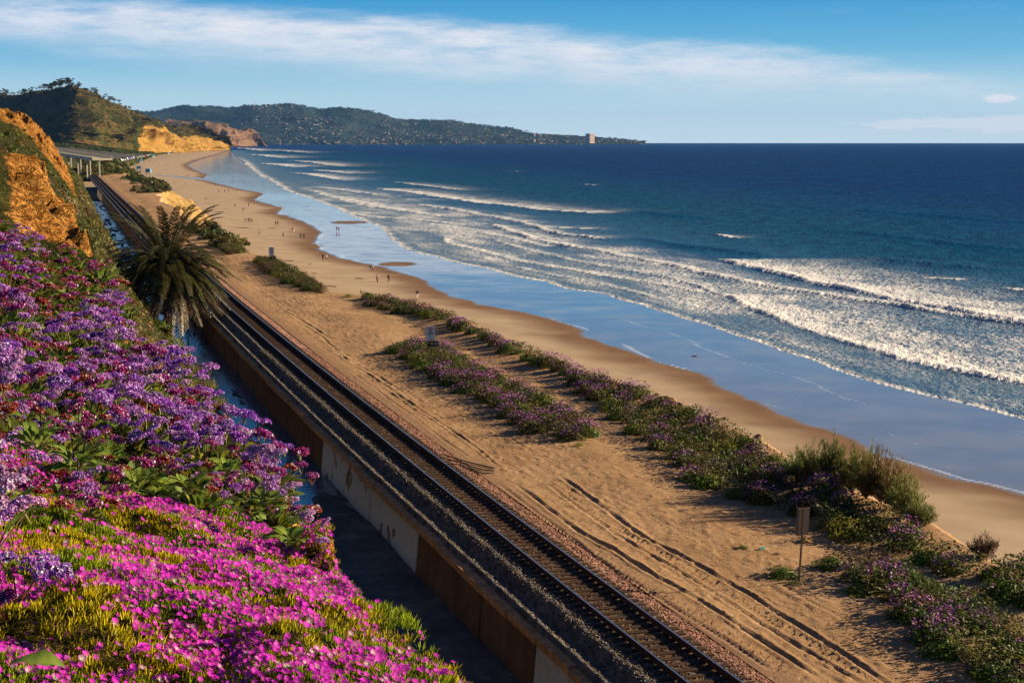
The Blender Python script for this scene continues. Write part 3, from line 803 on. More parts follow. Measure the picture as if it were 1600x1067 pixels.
def build_railway():
    M['ballast'] = mat_ballast()
    s = np.concatenate([np.arange(36, 110, .3), np.arange(110, 180, .8), np.arange(180, 820, 3)]); t = np.concatenate([[-2.9], np.linspace(-2.66, -1.3, 14), np.linspace(-1.1, 1.1, 6), np.linspace(1.3, 3.3, 16)])
    S_, T = np.meshgrid(s, t, indexing='ij'); x, y = from_st(S_, T); Z = ballast_z(S_, T)
    bed = mesh('ballast', np.stack([x, y, Z], -1).reshape(-1, 3), grid_faces(*S_.shape), cols=ballast_col(T.ravel(), T.size) * .8, smooth=True)
    b = tag(link('ballast', bed, M['ballast']), 'grey and reddish crushed stone ballast under the railway', 'ballast', kind='stuff')
    n = 30000; ss = 37 + 88 * RNG.random(n) ** 1.5; tt = RNG.uniform(-2.6, 2.6, n)
    tt = np.where((RNG.random(n) < .30), RNG.normal(2.65, .48, n), tt)
    tv = np.array([(1, 0, 0), (-.9, .2, 0), (0, 1, .1), (.1, -1, 0), (.1, 0, .8), (0, .1, -.6)], float)
    tf = np.array([(0, 2, 4), (2, 1, 4), (1, 3, 4), (3, 0, 4), (2, 0, 5), (1, 2, 5), (3, 1, 5), (0, 3, 5)])
    x, y = from_st(ss, tt); pos = np.stack([x, y, ballast_z(ss, tt) + .015 + np.maximum(0, .06 * (tt > 2.7))], 1)
    sc = np.stack([RNG.uniform(.034, .075, n), RNG.uniform(.03, .06, n), RNG.uniform(.03, .055, n)], 1)
    V, Fc, C = scatter(tv, tf, pos, rotm(RNG.uniform(0, 6.3, n), RNG.uniform(0, .8, n), RNG.uniform(0, 6.3, n)), sc, None, ballast_col(tt, n))
    link('stone', mesh('stone', V, Fc, C), M['ballast'], b)['kind'] = 'stuff'
    # the track: two rails on wooden sleepers
    root = empty('railway_track', (*from_st(45, 0), 14.4)); tag(root, 'single railway track with rusty rails on dark wooden sleepers', 'railway track')

    def put(o): o.parent = root; o.matrix_parent_inverse = Matrix.Translation(-root.location); return o
    sl = np.concatenate([np.arange(36, 180, .75), np.arange(180, 820, 3)])
    hd = np.array([(-.07, 0), (-.07, .015), (-.012, .035), (-.012, .125), (-.036, .135), (-.036, .168), (.036, .168), (.036, .135), (.012, .125), (.012, .035), (.07, .015), (.07, 0)])
    for c in (-.755, .755):
        put(strip('rail', sl, [(c + a, 14.52 + h) for a, h in hd], [M['rail']], close=True))
    me = MB().box((0, 0, 0), (2.6, .23, .20)).box((-.755, 0, .108), (.34, .19, .02)).box((.755, 0, .108), (.34, .19, .02)).mesh('sleeper')
    me.materials.append(M['tie'])
    far = []
    for i, s0 in enumerate(np.arange(38, 780, .55)):
        x, y = from_st(s0, 0); a = heading(s0) - math.pi / 2
        if i < 300:
            o = link('sleeper', me, None, root, (float(x) - root.location.x, float(y) - root.location.y, 14.412 - root.location.z + random.uniform(-.008, .008)), (0, 0, a + random.uniform(-.02, .02)))
        else: far.append((float(x), float(y), 14.41, a))
    far = np.array(far); tv = np.array([v.co[:] for v in me.vertices])[:8]; tf = np.array([p.vertices[:] for p in me.polygons])[:6]
    V, Fc, _ = scatter(tv, tf, far[:, :3], rotm(far[:, 3], 0, 0), np.ones(len(far)))
    o = put(link('sleeper_run', mesh('sleeper_run', V, Fc), M['tie'])); o['kind'] = 'stuff'


M['tie'] = plain('sleeper_wood', (.055, .032, .022), .9, .1, var=.5, scale=9, bump=.4)
m_ = Mat('rail_steel'); v_ = m_.coord(); n_ = m_.noise(v_, 12, 4)
g_ = m_.N.new('ShaderNodeSeparateXYZ'); m_.L.new(m_.coord(), g_.inputs[0]); top_ = m_.step(g_.outputs[2], 14.684, 14.687)
M['rail'] = m_.done(m_.mix(top_, m_.mix(m_.step(n_, .3, .7), (.06, .026, .018), (.10, .042, .026)), (.36, .33, .33)), m_.step(top_, 0, 1, .85, .32), .4, None, m_.math('MULTIPLY', top_, .9))
build_railway()

# ------------------------------------------------------------------ far land


def loft(name, us, rows, nu, nv, mat, disp=0.0, seed=1, scale=120.0, attr_rows=None, smooth=True, fine=None):
    """hill from traced contours: rows = [[(v, D) per u], ...] from the foot to the crest and down behind."""
    us = np.asarray(us, float); G = np.array([[at(u, v, D) for u, (v, D) in zip(us, r)] for r in rows])    # rows x cols x 3
    k = np.linspace(0, len(rows) - 1, nv); j = np.linspace(0, len(us) - 1, nu)

    def interp(A, p):                                   # smooth interpolation along axis 0
        i = np.clip(np.floor(p).astype(int), 0, len(A) - 2); f = (p - i)[:, None, None]
        a, b = A[i], A[i + 1]; p0, p3 = A[np.maximum(i - 1, 0)], A[np.minimum(i + 2, len(A) - 1)]
        m0, m1 = (b - p0) * .5 * .6, (p3 - a) * .5 * .6
        return (2 * f ** 3 - 3 * f ** 2 + 1) * a + (f ** 3 - 2 * f ** 2 + f) * m0 + (-2 * f ** 3 + 3 * f ** 2) * b + (f ** 3 - f ** 2) * m1
    Q = interp(G, k); Q = interp(Q.transpose(1, 0, 2), j).transpose(1, 0, 2)
    x, y, z = Q[..., 0], Q[..., 1], Q[..., 2]
    edge = np.sin(np.pi * np.clip(k / (len(rows) - 1), 0, 1))[:, None] ** .6
    al = np.linspace(0, 1, nu)[None] * np.hypot(G[0, -1, 0] - G[0, 0, 0], G[0, -1, 1] - G[0, 0, 1]) / scale
    if disp:
        g = (ridged(al * 1.0 + 0 * k[:, None], k[:, None] * .7 + al * .3, seed, 4) - .6) * disp
        y = y - g * edge; x = x + g * .5 * edge
        z = z + fbm(x / (scale * .6), y / (scale * .6), seed + 5, 4) * disp * .16 * edge
    if fine:
        g = (ridged(al * scale / fine[1] + .4 * fbm(al * 3, k[:, None] * 2, 4, 2), k[:, None] * .9, seed + 9, 3) - .6) * fine[0] * edge; x = x + g; y = y - .4 * g
    at_ = {}
    if attr_rows is not None: at_['bare'] = np.repeat(np.interp(k, np.arange(len(rows)), attr_rows)[:, None], nu, 1).ravel()
    me = mesh(name, np.stack([x, y, z], -1).reshape(-1, 3), grid_faces(nv, nu), attrs=at_, smooth=smooth)
    o = tag(link(name, me, mat), kind='structure'); return o, np.stack([x, y, z], -1)


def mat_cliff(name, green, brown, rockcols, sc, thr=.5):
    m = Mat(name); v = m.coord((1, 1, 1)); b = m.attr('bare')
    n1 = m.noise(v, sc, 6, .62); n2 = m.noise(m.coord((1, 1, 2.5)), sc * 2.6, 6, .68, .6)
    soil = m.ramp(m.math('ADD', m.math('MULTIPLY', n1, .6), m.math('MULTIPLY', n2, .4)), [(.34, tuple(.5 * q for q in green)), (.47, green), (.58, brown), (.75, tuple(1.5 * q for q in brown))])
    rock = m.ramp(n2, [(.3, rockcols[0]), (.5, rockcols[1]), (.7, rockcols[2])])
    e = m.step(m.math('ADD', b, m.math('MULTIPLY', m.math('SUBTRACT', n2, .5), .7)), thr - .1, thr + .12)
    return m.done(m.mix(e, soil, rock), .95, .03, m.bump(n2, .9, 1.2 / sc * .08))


ROCKC = ((.10, .05, .012), (.27, .155, .036), (.36, .235, .075))
M['torrey'] = mat_cliff('headland_scrub', (.045, .048, .013), (.105, .066, .026), ROCKC, .016)
M['cliff2'] = mat_cliff('far_cliff_rock', (.05, .055, .03), (.10, .075, .045), ((.09, .045, .03), (.17, .10, .062), (.22, .145, .092)), .008)
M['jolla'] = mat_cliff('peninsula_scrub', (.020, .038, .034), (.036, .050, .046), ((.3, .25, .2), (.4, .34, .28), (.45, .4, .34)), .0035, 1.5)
M['asphalt'] = plain('asphalt', (.055, .052, .055), .9, .15, var=.2, scale=.1)
M['plain'] = mat_cliff('coastal_scrub', (.05, .07, .015), (.13, .10, .045), ((.3, .2, .1), (.42, .3, .17), (.5, .38, .24)), .02, 1.5)
M['flat'] = plain('marsh_flat', (.09, .08, .065), .95, .1, var=.3, scale=.02)

U1 = [-90, -40, 0, 40, 75, 110, 150, 190, 215, 240, 265, 290, 315, 335, 350, 358]
foot = [(226, 3300), (226, 3150), (226, 3000), (226, 2850), (227, 2700), (228.5, 2620), (232, 2650), (236, 2850), (238.5, 3000), (239.5, 3150), (238.5, 3400), (237.4, 3700), (236.4, 4000), (235.6, 4250), (235, 4500), (234.6, 4680)]
shelf = [(222, 3340), (222, 3190), (222, 3040), (222, 2890), (222, 2740), (221, 2660), (221, 2690), (219, 2880), (196, 3040), (199, 3210), (203, 3450), (209, 3740), (215, 4035), (220, 4280), (226, 4510), (232, 4690)]
mid = [(190, 3600), (190, 3450), (190, 3280), (188, 3120), (185, 2960), (186, 2860), (190, 2860), (194, 3000), (185, 3130), (188, 3320), (193, 3580), (200, 3880), (209, 4150), (216, 4370), (224, 4560), (231.5, 4700)]
rdg = [(146, 3950), (146, 3800), (146, 3650), (151, 3480), (146, 3300), (140, 3150), (152, 3150), (166, 3220), (175, 3380), (183, 3550), (190, 3750), (197, 4000), (205, 4250), (213, 4450), (222.5, 4620), (231, 4710)]
back = [(200, 4300)] * 4 + [(200, 3900)] * 4 + [(205, 3900)] * 4 + [(215, 4550), (222, 4700), (228, 4780), (232, 4790)]
torrey, TG = loft('headland', U1, [foot, shelf, mid, rdg, back], 420, 150, M['torrey'], 170, 3, 420, None, fine=(42, 55))
# rock shows on the cliffs above the beach and in the small cuts along the road
k_ = np.linspace(0, 4, 150)[:, None]; c_ = np.linspace(0, 15, 420)[None]; uu_ = np.interp(c_, np.arange(16), U1)
bar_ = (1 - sst(k_, .95, 1.25)) * sst(uu_, 203, 222) + (1 - sst(k_, .55, .95)) * sst(uu_, 105, 125) * (1 - sst(uu_, 195, 210)) * .75 * vn(uu_ / 14, k_ * 0, 5)
at_ = torrey.data.attributes.new('bare', 'FLOAT', 'POINT'); at_.data.foreach_set('value', np.clip(bar_, 0, 1).astype(np.float32).ravel())

U2 = [255, 280, 300, 322, 345, 365, 385, 400, 412]
loft('far_cliff', U2, [[(231, 8300), (231, 8300), (231, 8200), (231, 8100), (231, 8200), (231, 8400), (231, 8600), (231, 8800), (231, 9000)],
                       [(200, 8400), (198, 8380), (197, 8300), (199, 8180), (203, 8260), (206, 8460), (209, 8650), (214, 8830), (223, 9010)],
                       [(190, 8800), (190, 8800), (190, 8700), (192, 8600), (197, 8700), (203, 8800), (208, 8900), (213, 8950), (223, 9030)],
                       [(231, 9600)] * 9], 160, 60, M['cliff2'], 240, 8, 240, [1, .95, .2, 0], fine=(90, 130))
U3 = [150, 200, 245, 270, 290, 330, 365, 397, 440, 470, 500, 530, 560, 600, 640, 700, 750, 790, 820, 860, 920, 970, 1004]
R3 = [176, 172, 171, 167, 165, 167.5, 169, 166, 166, 169, 175, 171.5, 170, 178, 189, 191, 198, 203, 209, 214, 217, 219, 222.5]
D3 = np.interp(U3, [150, 500, 1004], [12000, 12500, 13500])
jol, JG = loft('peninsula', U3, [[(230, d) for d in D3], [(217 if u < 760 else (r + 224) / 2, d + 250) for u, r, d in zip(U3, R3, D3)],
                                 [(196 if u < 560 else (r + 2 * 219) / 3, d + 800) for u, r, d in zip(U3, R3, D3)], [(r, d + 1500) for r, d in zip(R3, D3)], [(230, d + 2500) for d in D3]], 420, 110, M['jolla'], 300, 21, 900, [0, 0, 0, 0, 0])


def sheet(name, px, mat, kind='structure', z=None):
    """a level or sloping sheet through traced points (u, v, D)."""
    P = [at(u, v, D) for u, v, D in px]; o = link(name, mesh(name, np.array(P), np.array([range(len(P))])), mat); o['kind'] = kind; return o


# the low ground between the terrace and the headland: coast road, parking strip, verge
def band(name, lo, hi, mat, n=60, wob=0.0, seed=3):
    t_ = np.linspace(0, len(lo) - 1, n); A = np.array([at(*p) for p in lo]); B = np.array([at(*p) for p in hi])
    I = lambda P: np.stack([np.interp(t_, np.arange(len(P)), P[:, c]) for c in range(3)], -1)
    a, b = I(A), I(B); m_ = 10; k = np.linspace(0, 1, m_)[:, None, None]
    V = a[None] * (1 - k) + b[None] * k
    V[..., 2] += wob * fbm(V[..., 0] / 40, V[..., 1] / 40, seed, 3)
    o = link(name, mesh(name, V.reshape(-1, 3), grid_faces(m_, n), smooth=True), mat); o['kind'] = 'structure'; return o


band('coastal_plain', [(-90, 262, 820), (60, 262, 850), (120, 262, 900), (170, 262, 1050), (205, 259, 1500), (222, 252, 2000), (240, 245, 2700), (262, 241.5, 3250)],
     [(-90, 222, 2400), (60, 224, 2450), (120, 227, 2600), (170, 232, 2800), (205, 236, 3000), (225, 238, 3080), (245, 239, 3200), (265, 238, 3420)], M['plain'], 80, 3.0)
band('road', [(-90, 236.5, 1500), (60, 237.5, 1500), (110, 241, 1500), (160, 244.5, 1600), (192, 246.5, 1800), (215, 245.5, 2150), (236, 243, 2700)],
     [(-90, 226.5, 1900), (60, 226.5, 1900), (110, 231, 1900), (160, 236.5, 1950), (195, 241, 2100), (216, 241.5, 2400), (238, 241.3, 2900)], M['asphalt'], 80)
band('marsh', [(-90, 240, 1350), (60, 240.5, 1350), (110, 244, 1350), (150, 247, 1400), (186, 248.5, 1500)], [(-90, 236, 1460), (60, 237, 1460), (110, 240.6, 1460), (150, 243.6, 1500), (186, 246.2, 1600)], M['flat'], 60)
# bank beside the bridge, running down to the beach
loft('embankment', [128, 150, 170, 190, 205, 220, 236], [[(284, 700), (284, 705), (285, 715), (288, 720), (291, 730), (294, 745), (298, 760)],
                                                       [(266, 740), (265, 745), (266, 755), (271, 765), (279, 775), (286, 785), (293, 790)],
                                                       [(251, 800), (250, 805), (252, 815), (259, 825), (268, 835), (279, 845), (290, 850)],
                                                       [(262, 900), (262, 900), (263, 910), (268, 920), (276, 930), (285, 935), (293, 935)]], 90, 60, M['plain'], 10, 14, 20, [0, 0, 0, 0])

# ------------------------------------------------------------------ plant templates


def leaf_t(n=5, w=.32, fold=.25, curl=.35, wave=.04, seed=0):
    """obovate leaf along +x, length 1, three points across; curls down at the tip."""
    r = np.random.default_rng(seed); V = []
    for i in range(n):
        k = i / (n - 1); hw = w * (np.sin(math.pi * min(1, k ** 1.35 * .92 + .05)) ** .8); z = k * .25 - curl * k * k
        V += [(k, hw, z + fold * hw + r.uniform(-wave, wave)), (k, 0, z), (k, -hw, z + fold * hw + r.uniform(-wave, wave))]
    f = []
    for i in range(n - 1):
        a = i * 3
        f += [(a, a + 1, a + 4), (a, a + 4, a + 3), (a + 1, a + 2, a + 5), (a + 1, a + 5, a + 4)]
    return np.array(V), np.array(f)


FLO_V = np.vstack([[(0, 0, -.25)], [(math.cos(a), math.sin(a), .25 + .2 * (i % 2)) for i, a in enumerate(np.arange(5) * 2 * math.pi / 5)]])
FLO_F = np.array([(0, 1 + i, 1 + (i + 1) % 5) for i in range(5)])
PAL = {'violet': [(.27, .07, .50), (.36, .11, .58), (.44, .18, .66)], 'lavender': [(.50, .24, .64), (.58, .32, .72), (.40, .16, .50)],
       'magenta': [(.36, .04, .24), (.44, .08, .33), (.26, .02, .13)], 'rust': [(.34, .06, .03), (.40, .11, .04), (.27, .035, .05)], 'pink': [(.60, .32, .62), (.50, .19, .44), (.66, .45, .70)]}


def head_geo(nf, rad, fs, pal, rng, white=.05):
    K = 6 + int(rng.integers(0, 3)); th = np.arange(K) * 2.4; rr = rad * .75 * np.sqrt((np.arange(K) + .3) / K)
    cen = np.stack([rr * np.cos(th), rr * np.sin(th), .32 * rad - .45 * rr * rr / rad + rng.uniform(-.08, .08, K) * rad], 1)
    k = rng.integers(0, K, nf); d = rng.normal(size=(nf, 3)); d[:, 2] = np.abs(d[:, 2]) * 1.1 - .25; d /= np.linalg.norm(d, axis=1)[:, None]
    pos = cen[k] + d * rad * rng.uniform(.30, .44, (nf, 1)) * np.array([1, 1, .8])
    yaw = rng.uniform(0, 6.3, nf); tilt = np.arccos(np.clip(d[:, 2], -1, 1)); td = np.arctan2(d[:, 1], d[:, 0])
    P = np.array(PAL[pal]); c = P[rng.integers(0, len(P), nf)] * rng.uniform(.75, 1.25, (nf, 1)); w = rng.random(nf) < white; c[w] = (.75, .7, .85)
    tc = np.ones((6, 3)); tc[0] = (.6, .5, .6)
    return scatter(FLO_V, FLO_F, pos, rotm(yaw, tilt, td), fs * rng.uniform(.8, 1.25, nf), tc, c)


LEAF_A = [leaf_t(5, .30, .3, .45, .05, i) for i in range(3)]


def leaf_col(rng, n, base=(.12, .17, .03)):
    c = np.array(base) * rng.uniform(.6, 1.6, (n, 1)); y = rng.random(n) < .25; c[y] = c[y] * np.array([1.9, 1.4, .8]); r_ = rng.random(n) < .05; c[r_] = (.22, .07, .03); return c


def rosette_geo(n, L, rng, spread=.15, up=(.5, 1.25)):
    parts = []
    for V, Fc in LEAF_A:
        m_ = max(1, n // 3); yaw = rng.uniform(0, 6.3, m_); pos = np.stack([spread * np.cos(yaw) * rng.random(m_), spread * np.sin(yaw) * rng.random(m_), rng.uniform(0, .06, m_)], 1)
        el = rng.uniform(up[0], up[1], m_); rot = rotm(yaw, 0, 0) @ np.stack([np.stack([np.cos(el), 0 * el, -np.sin(el)], -1), np.stack([0 * el, 0 * el + 1, 0 * el], -1), np.stack([np.sin(el), 0 * el, np.cos(el)], -1)], 1)
        parts.append(scatter(V, Fc, pos, rot, L * rng.uniform(.6, 1.2, m_), None, leaf_col(rng, m_)))
    return join(parts)


def stem_geo(ends, rng, r0=.006, col=(.16, .13, .04)):
    b = MB()
    for e in ends:
        e = np.asarray(e); mid = e * .5 + np.array([*(rng.uniform(-.03, .03, 2)), .02]); st = np.array([e[0] * .12, e[1] * .12, 0])
        c = np.array(col) * rng.uniform(.6, 1.5) * (np.array([1.6, .6, .6]) if rng.random() < .3 else 1)
        b.tube([st, mid, e], [r0, r0 * .8, r0 * .6], 3, c, cap=False)
        for _ in range(3):
            a = rng.uniform(0, 6.3); b.tube([e - np.array([0, 0, .08]), e + np.array([math.cos(a) * .05, math.sin(a) * .05, .015])], r0 * .5, 3, c, cap=False)
    return b


PALS = ['violet', 'lavender', 'magenta', 'violet', 'pink', 'lavender', 'magenta', 'rust']


def plant_ends(rng, n, h, w):
    a = np.arange(n) * 2.4 + rng.uniform(0, 6); r = w * np.sqrt((np.arange(n) + .5) / n)
    return np.stack([r * np.cos(a), r * np.sin(a), h * (1 - .35 * (r / w) ** 2) + rng.uniform(-.08, .06, n)], 1)


HEADS = {}


def head_mesh(pal, i, nf=85, fs=.0125, rad=.085):
    if (pal, i) not in HEADS:
        me = mesh('flower_head', *head_geo(nf, rad, fs, pal, np.random.default_rng(40 + i * 7 + len(pal)))); me.materials.append(M['petal']); HEADS[pal, i] = me
    return HEADS[pal, i]


def sea_lavender(seed, n=8, h=.55, w=.38, pals=('violet', 'lavender', 'magenta'), leaves=24, L=.26):
    """one plant: foliage, stems and each flower head."""
    rng = np.random.default_rng(seed); ends = plant_ends(rng, n, h, w)
    root = empty('sea_lavender')
    V, Fc, C = rosette_geo(leaves, L, rng, .3, (.3, 1.3)); link('foliage', mesh('foliage', V, Fc, C), M['leaf'], root)
    stem_geo(ends, rng).build('stem', M['dry'], root, colored=True)
    for e in ends:
        link('flower_head', head_mesh(pals[rng.integers(0, len(pals))], int(rng.integers(0, 2))), None, root, e, (rng.uniform(-.3, .3), rng.uniform(-.2, .4), rng.uniform(0, 6.3)), rng.uniform(.75, 1.65))
    return root


# ------------------------------------------------------------------ foreground: sea lavender on the bluff
def build_near_plants():
    rng = np.random.default_rng(5)
    kinds = []
    specs = [dict(pals=('violet', 'violet', 'lavender')), dict(pals=('lavender', 'pink', 'violet')), dict(pals=('magenta', 'violet', 'magenta')), dict(pals=('magenta', 'lavender', 'rust'), h=.5),
             dict(pals=('violet', 'lavender', 'magenta'), n=12, h=.62, w=.45), dict(pals=('pink', 'lavender'), n=7, h=.5), dict(pals=('magenta', 'rust', 'violet'), n=4, leaves=54, L=.28, h=.5)]
    names = ['deep violet sea lavender', 'pale lilac sea lavender', 'magenta sea lavender', 'rusty magenta sea lavender', 'tall violet sea lavender', 'pink sea lavender', 'sparse leafy sea lavender']

    def zone(s, t):
        e = 'on the rim above the channel' if t > -17.7 else ('in mid bank' if t > -18.9 else 'at the left picture edge')
        return ('just behind the ice plant, ' if s < 27 else 'before the palm, ' if s < 34 else 'halfway to the orange outcrop, ' if s < 43 else 'below the orange outcrop, ') + e
    src = [sea_lavender(100 + i, **k) for i, k in enumerate(specs)]
    used = [False] * len(src); cells = set(); placed = 0
    cand = []
    for _ in range(3400):
        s = rng.uniform(20.8, 53.5); t = rng.uniform(-21.5, -16.0); cand.append((s, t))
    cand.sort()
    pts = []
    for s, t in cand:
        x, y = from_st(s, t)
        if x / y < -.37 or (s < 22.8 and t > -18.9): continue
        if bare(s, t) > .35 or t > np.interp(s, *TC) + .3: continue
        gap = .45 + .0085 * s
        if any((s - a) ** 2 + (t - b) ** 2 < gap * gap for a, b in pts[-220:]): continue
        pts.append((s, t))
    for s in np.arange(23.2, 49, .42):            # plants spilling over the rim
        t = float(np.interp(s, *TC)) + rng.uniform(-.1, .75)
        if bare(s, t) < .35: pts.append((s, t))
    for i, (s, t) in enumerate(pts):
        p = hill_xyz(s, t); big_ = vn(s / 2.4 + 4, t / 1.3, 87); nz = vn(s / 3.0, t / 1.5, 88); j = int(np.clip(np.floor(nz * 9 - 1 + rng.uniform(-1.2, 1.2)), 0, 6))
        if rng.random() < .26: j = 6
        o = src[j] if not used[j] else dup(src[j]); used[j] = True
        o.location = tuple(p - np.array((0, 0, .05))); o.rotation_euler = (rng.uniform(-.12, .12), rng.uniform(-.05, .25), rng.uniform(0, 6.3)); o.scale = ((.62 + .85 * big_) * rng.uniform(.85, 1.15),) * 3
        tag(o, names[j] + ' ' + zone(s, t), 'sea lavender', 'sea lavender on the near bluff')
    for j, u_ in enumerate(used):
        if not u_:
            o = src[j]; p = hill_xyz(30 + j, -19.5); o.location = tuple(p); tag(o, names[j] + ' ' + zone(30 + j, -19.5), 'sea lavender', 'sea lavender on the near bluff')
    # the nearest plants, with every leaf and flower head its own part
    hm = {k: [mesh('flower_head', *head_geo(420, .085, .0075, k, np.random.default_rng(i * 7 + len(k)), .10 if k != 'violet' else .2)) for i in range(2)] for k in PAL}
    for k in hm:
        for me in hm[k]: me.materials.append(M['petal'])
    lm = []
    for i, (V, Fc) in enumerate([leaf_t(9, .30, .28, .5, .035, 50 + i) for i in range(4)]):
        c = np.array((.16, .22, .035)) * np.random.default_rng(i).uniform(.8, 1.2, (len(V), 1)); c[1::3] *= 1.35
        me = mesh('leaf', V, Fc, c, smooth=True); me.materials.append(M['leaf']); lm.append(me)
    near = [  # (u, v, D) of the base, scale, heads [(dx, dy, dz, size, colour)], leaves, label
        (-10, 860, 6.6, [(-.02, 0, .36, 1.0, 'lavender'), (.05, .03, .27, 1.25, 'pink'), (.11, 0, .17, 1.1, 'lavender'), (.02, -.05, .15, 1.3, 'pink'), (-.1, .03, .30, 1.0, 'lavender'), (.16, .02, .2, .8, 'pink')], 2, 'big pale lavender flower cluster at the left edge above the ice plant'),
        (-20, 660, 8.2, [(.0, 0, .44, 1.1, 'pink'), (.09, 0, .36, 1.1, 'lavender'), (.0, .03, .30, 1.2, 'pink'), (.1, -.02, .22, 1.0, 'lavender'), (.16, 0, .33, .9, 'pink'), (.1, 0, .06, .9, 'rust'), (.02, 0, .02, .9, 'rust')], 4, 'pink flower cluster with rusty heads below at the left edge'),
        (30, 935, 6.3, [(.10, 0, .13, 1.0, 'violet'), (.16, .02, .10, .85, 'violet'), (-.08, .02, .15, .9, 'violet'), (-.06, 0, -.02, .9, 'magenta')], 0, 'deep violet flower head with white dots low over the ice plant'),
        (120, 735, 11.5, [(.1, .2, .62, 1.0, 'magenta'), (.22, 0, .55, .9, 'violet'), (-.12, .05, .66, 1.0, 'violet'), (.3, .1, .42, 1.0, 'magenta'), (.0, .1, .48, .9, 'magenta')], 22, 'large wavy-leaved plant with magenta heads behind the ice plant'),
        (60, 700, 12.5, [(.0, .1, .6, 1.0, 'magenta'), (.15, 0, .66, .9, 'lavender'), (-.2, 0, .58, 1.0, 'violet')], 20, 'dark leafy plant between the pink cluster and the wavy-leaved plant'),
        (415, 800, 14.8, [(.02, 0, .62, 1.05, 'pink'), (.12, 0, .58, .95, 'lavender'), (-.1, .05, .6, .9, 'lavender'), (.36, 0, .46, .8, 'magenta'), (.45, .1, .33, .8, 'magenta'), (.3, -.1, .28, .8, 'pink')], 30, 'bright green leafy plant with lilac heads at the end of the ice plant'),
        (455, 855, 14.2, [(.16, 0, .30, .9, 'pink'), (.05, 0, .36, .8, 'magenta'), (.33, .05, .22, .7, 'pink'), (.3, 0, .05, .8, 'lavender')], 14, 'small plant leaning over the channel edge with pink heads'),
        (300, 775, 15.0, [(.0, 0, .6, .9, 'violet'), (.2, 0, .52, .8, 'magenta'), (-.25, 0, .5, .9, 'violet')], 24, 'leafy plant with violet heads just above the middle of the ice plant'),
        (215, 765, 15.2, [(.0, 0, .55, .9, 'violet'), (.2, 0, .62, .8, 'violet'), (-.2, 0, .5, .9, 'magenta')], 18, 'plant with drooping violet heads behind the ice plant beside the wavy leaves'),
        (355, 745, 17.0, [(.0, 0, .6, 1, 'lavender'), (.2, 0, .5, .9, 'pink'), (-.2, 0, .62, .9, 'magenta')], 22, 'leafy plant with lavender heads behind the bright green plant'),
        (-8, 1040, 5.6, [], 3, 'few large green leaves in the bottom left corner'),
    ]
    for u, v, D, heads, nl, lab in near:
        b = at(u, v, D); o = empty('sea_lavender', b); tag(o, lab, 'sea lavender', 'sea lavender nearest the camera')
        ends = [np.array(h[:3]) for h in heads]
        if heads: stem_geo(ends, rng, .005, (.14, .10, .04)).build('stem', M['dry'], o, colored=True)
        for (dx, dy, dz, sz, c) in heads:
            link('flower_head', hm[c][int(rng.integers(0, 2))], None, o, (dx, dy, dz), (rng.uniform(-.5, .3), rng.uniform(-.1, .7), rng.uniform(0, 6.3)), sz * (1.0 if D < 9 else 1.15))
        for k in range(nl):
            a = k * 2.4 + rng.uniform(-.3, .3); el = rng.uniform(.15, 1.1)
            link('leaf', lm[k % 4], None, o, (.06 * math.cos(a), .06 * math.sin(a), rng.uniform(0, .12)), (rng.uniform(-.3, .3), -el, a), rng.uniform(.13, .22) if D > 6 else .2)


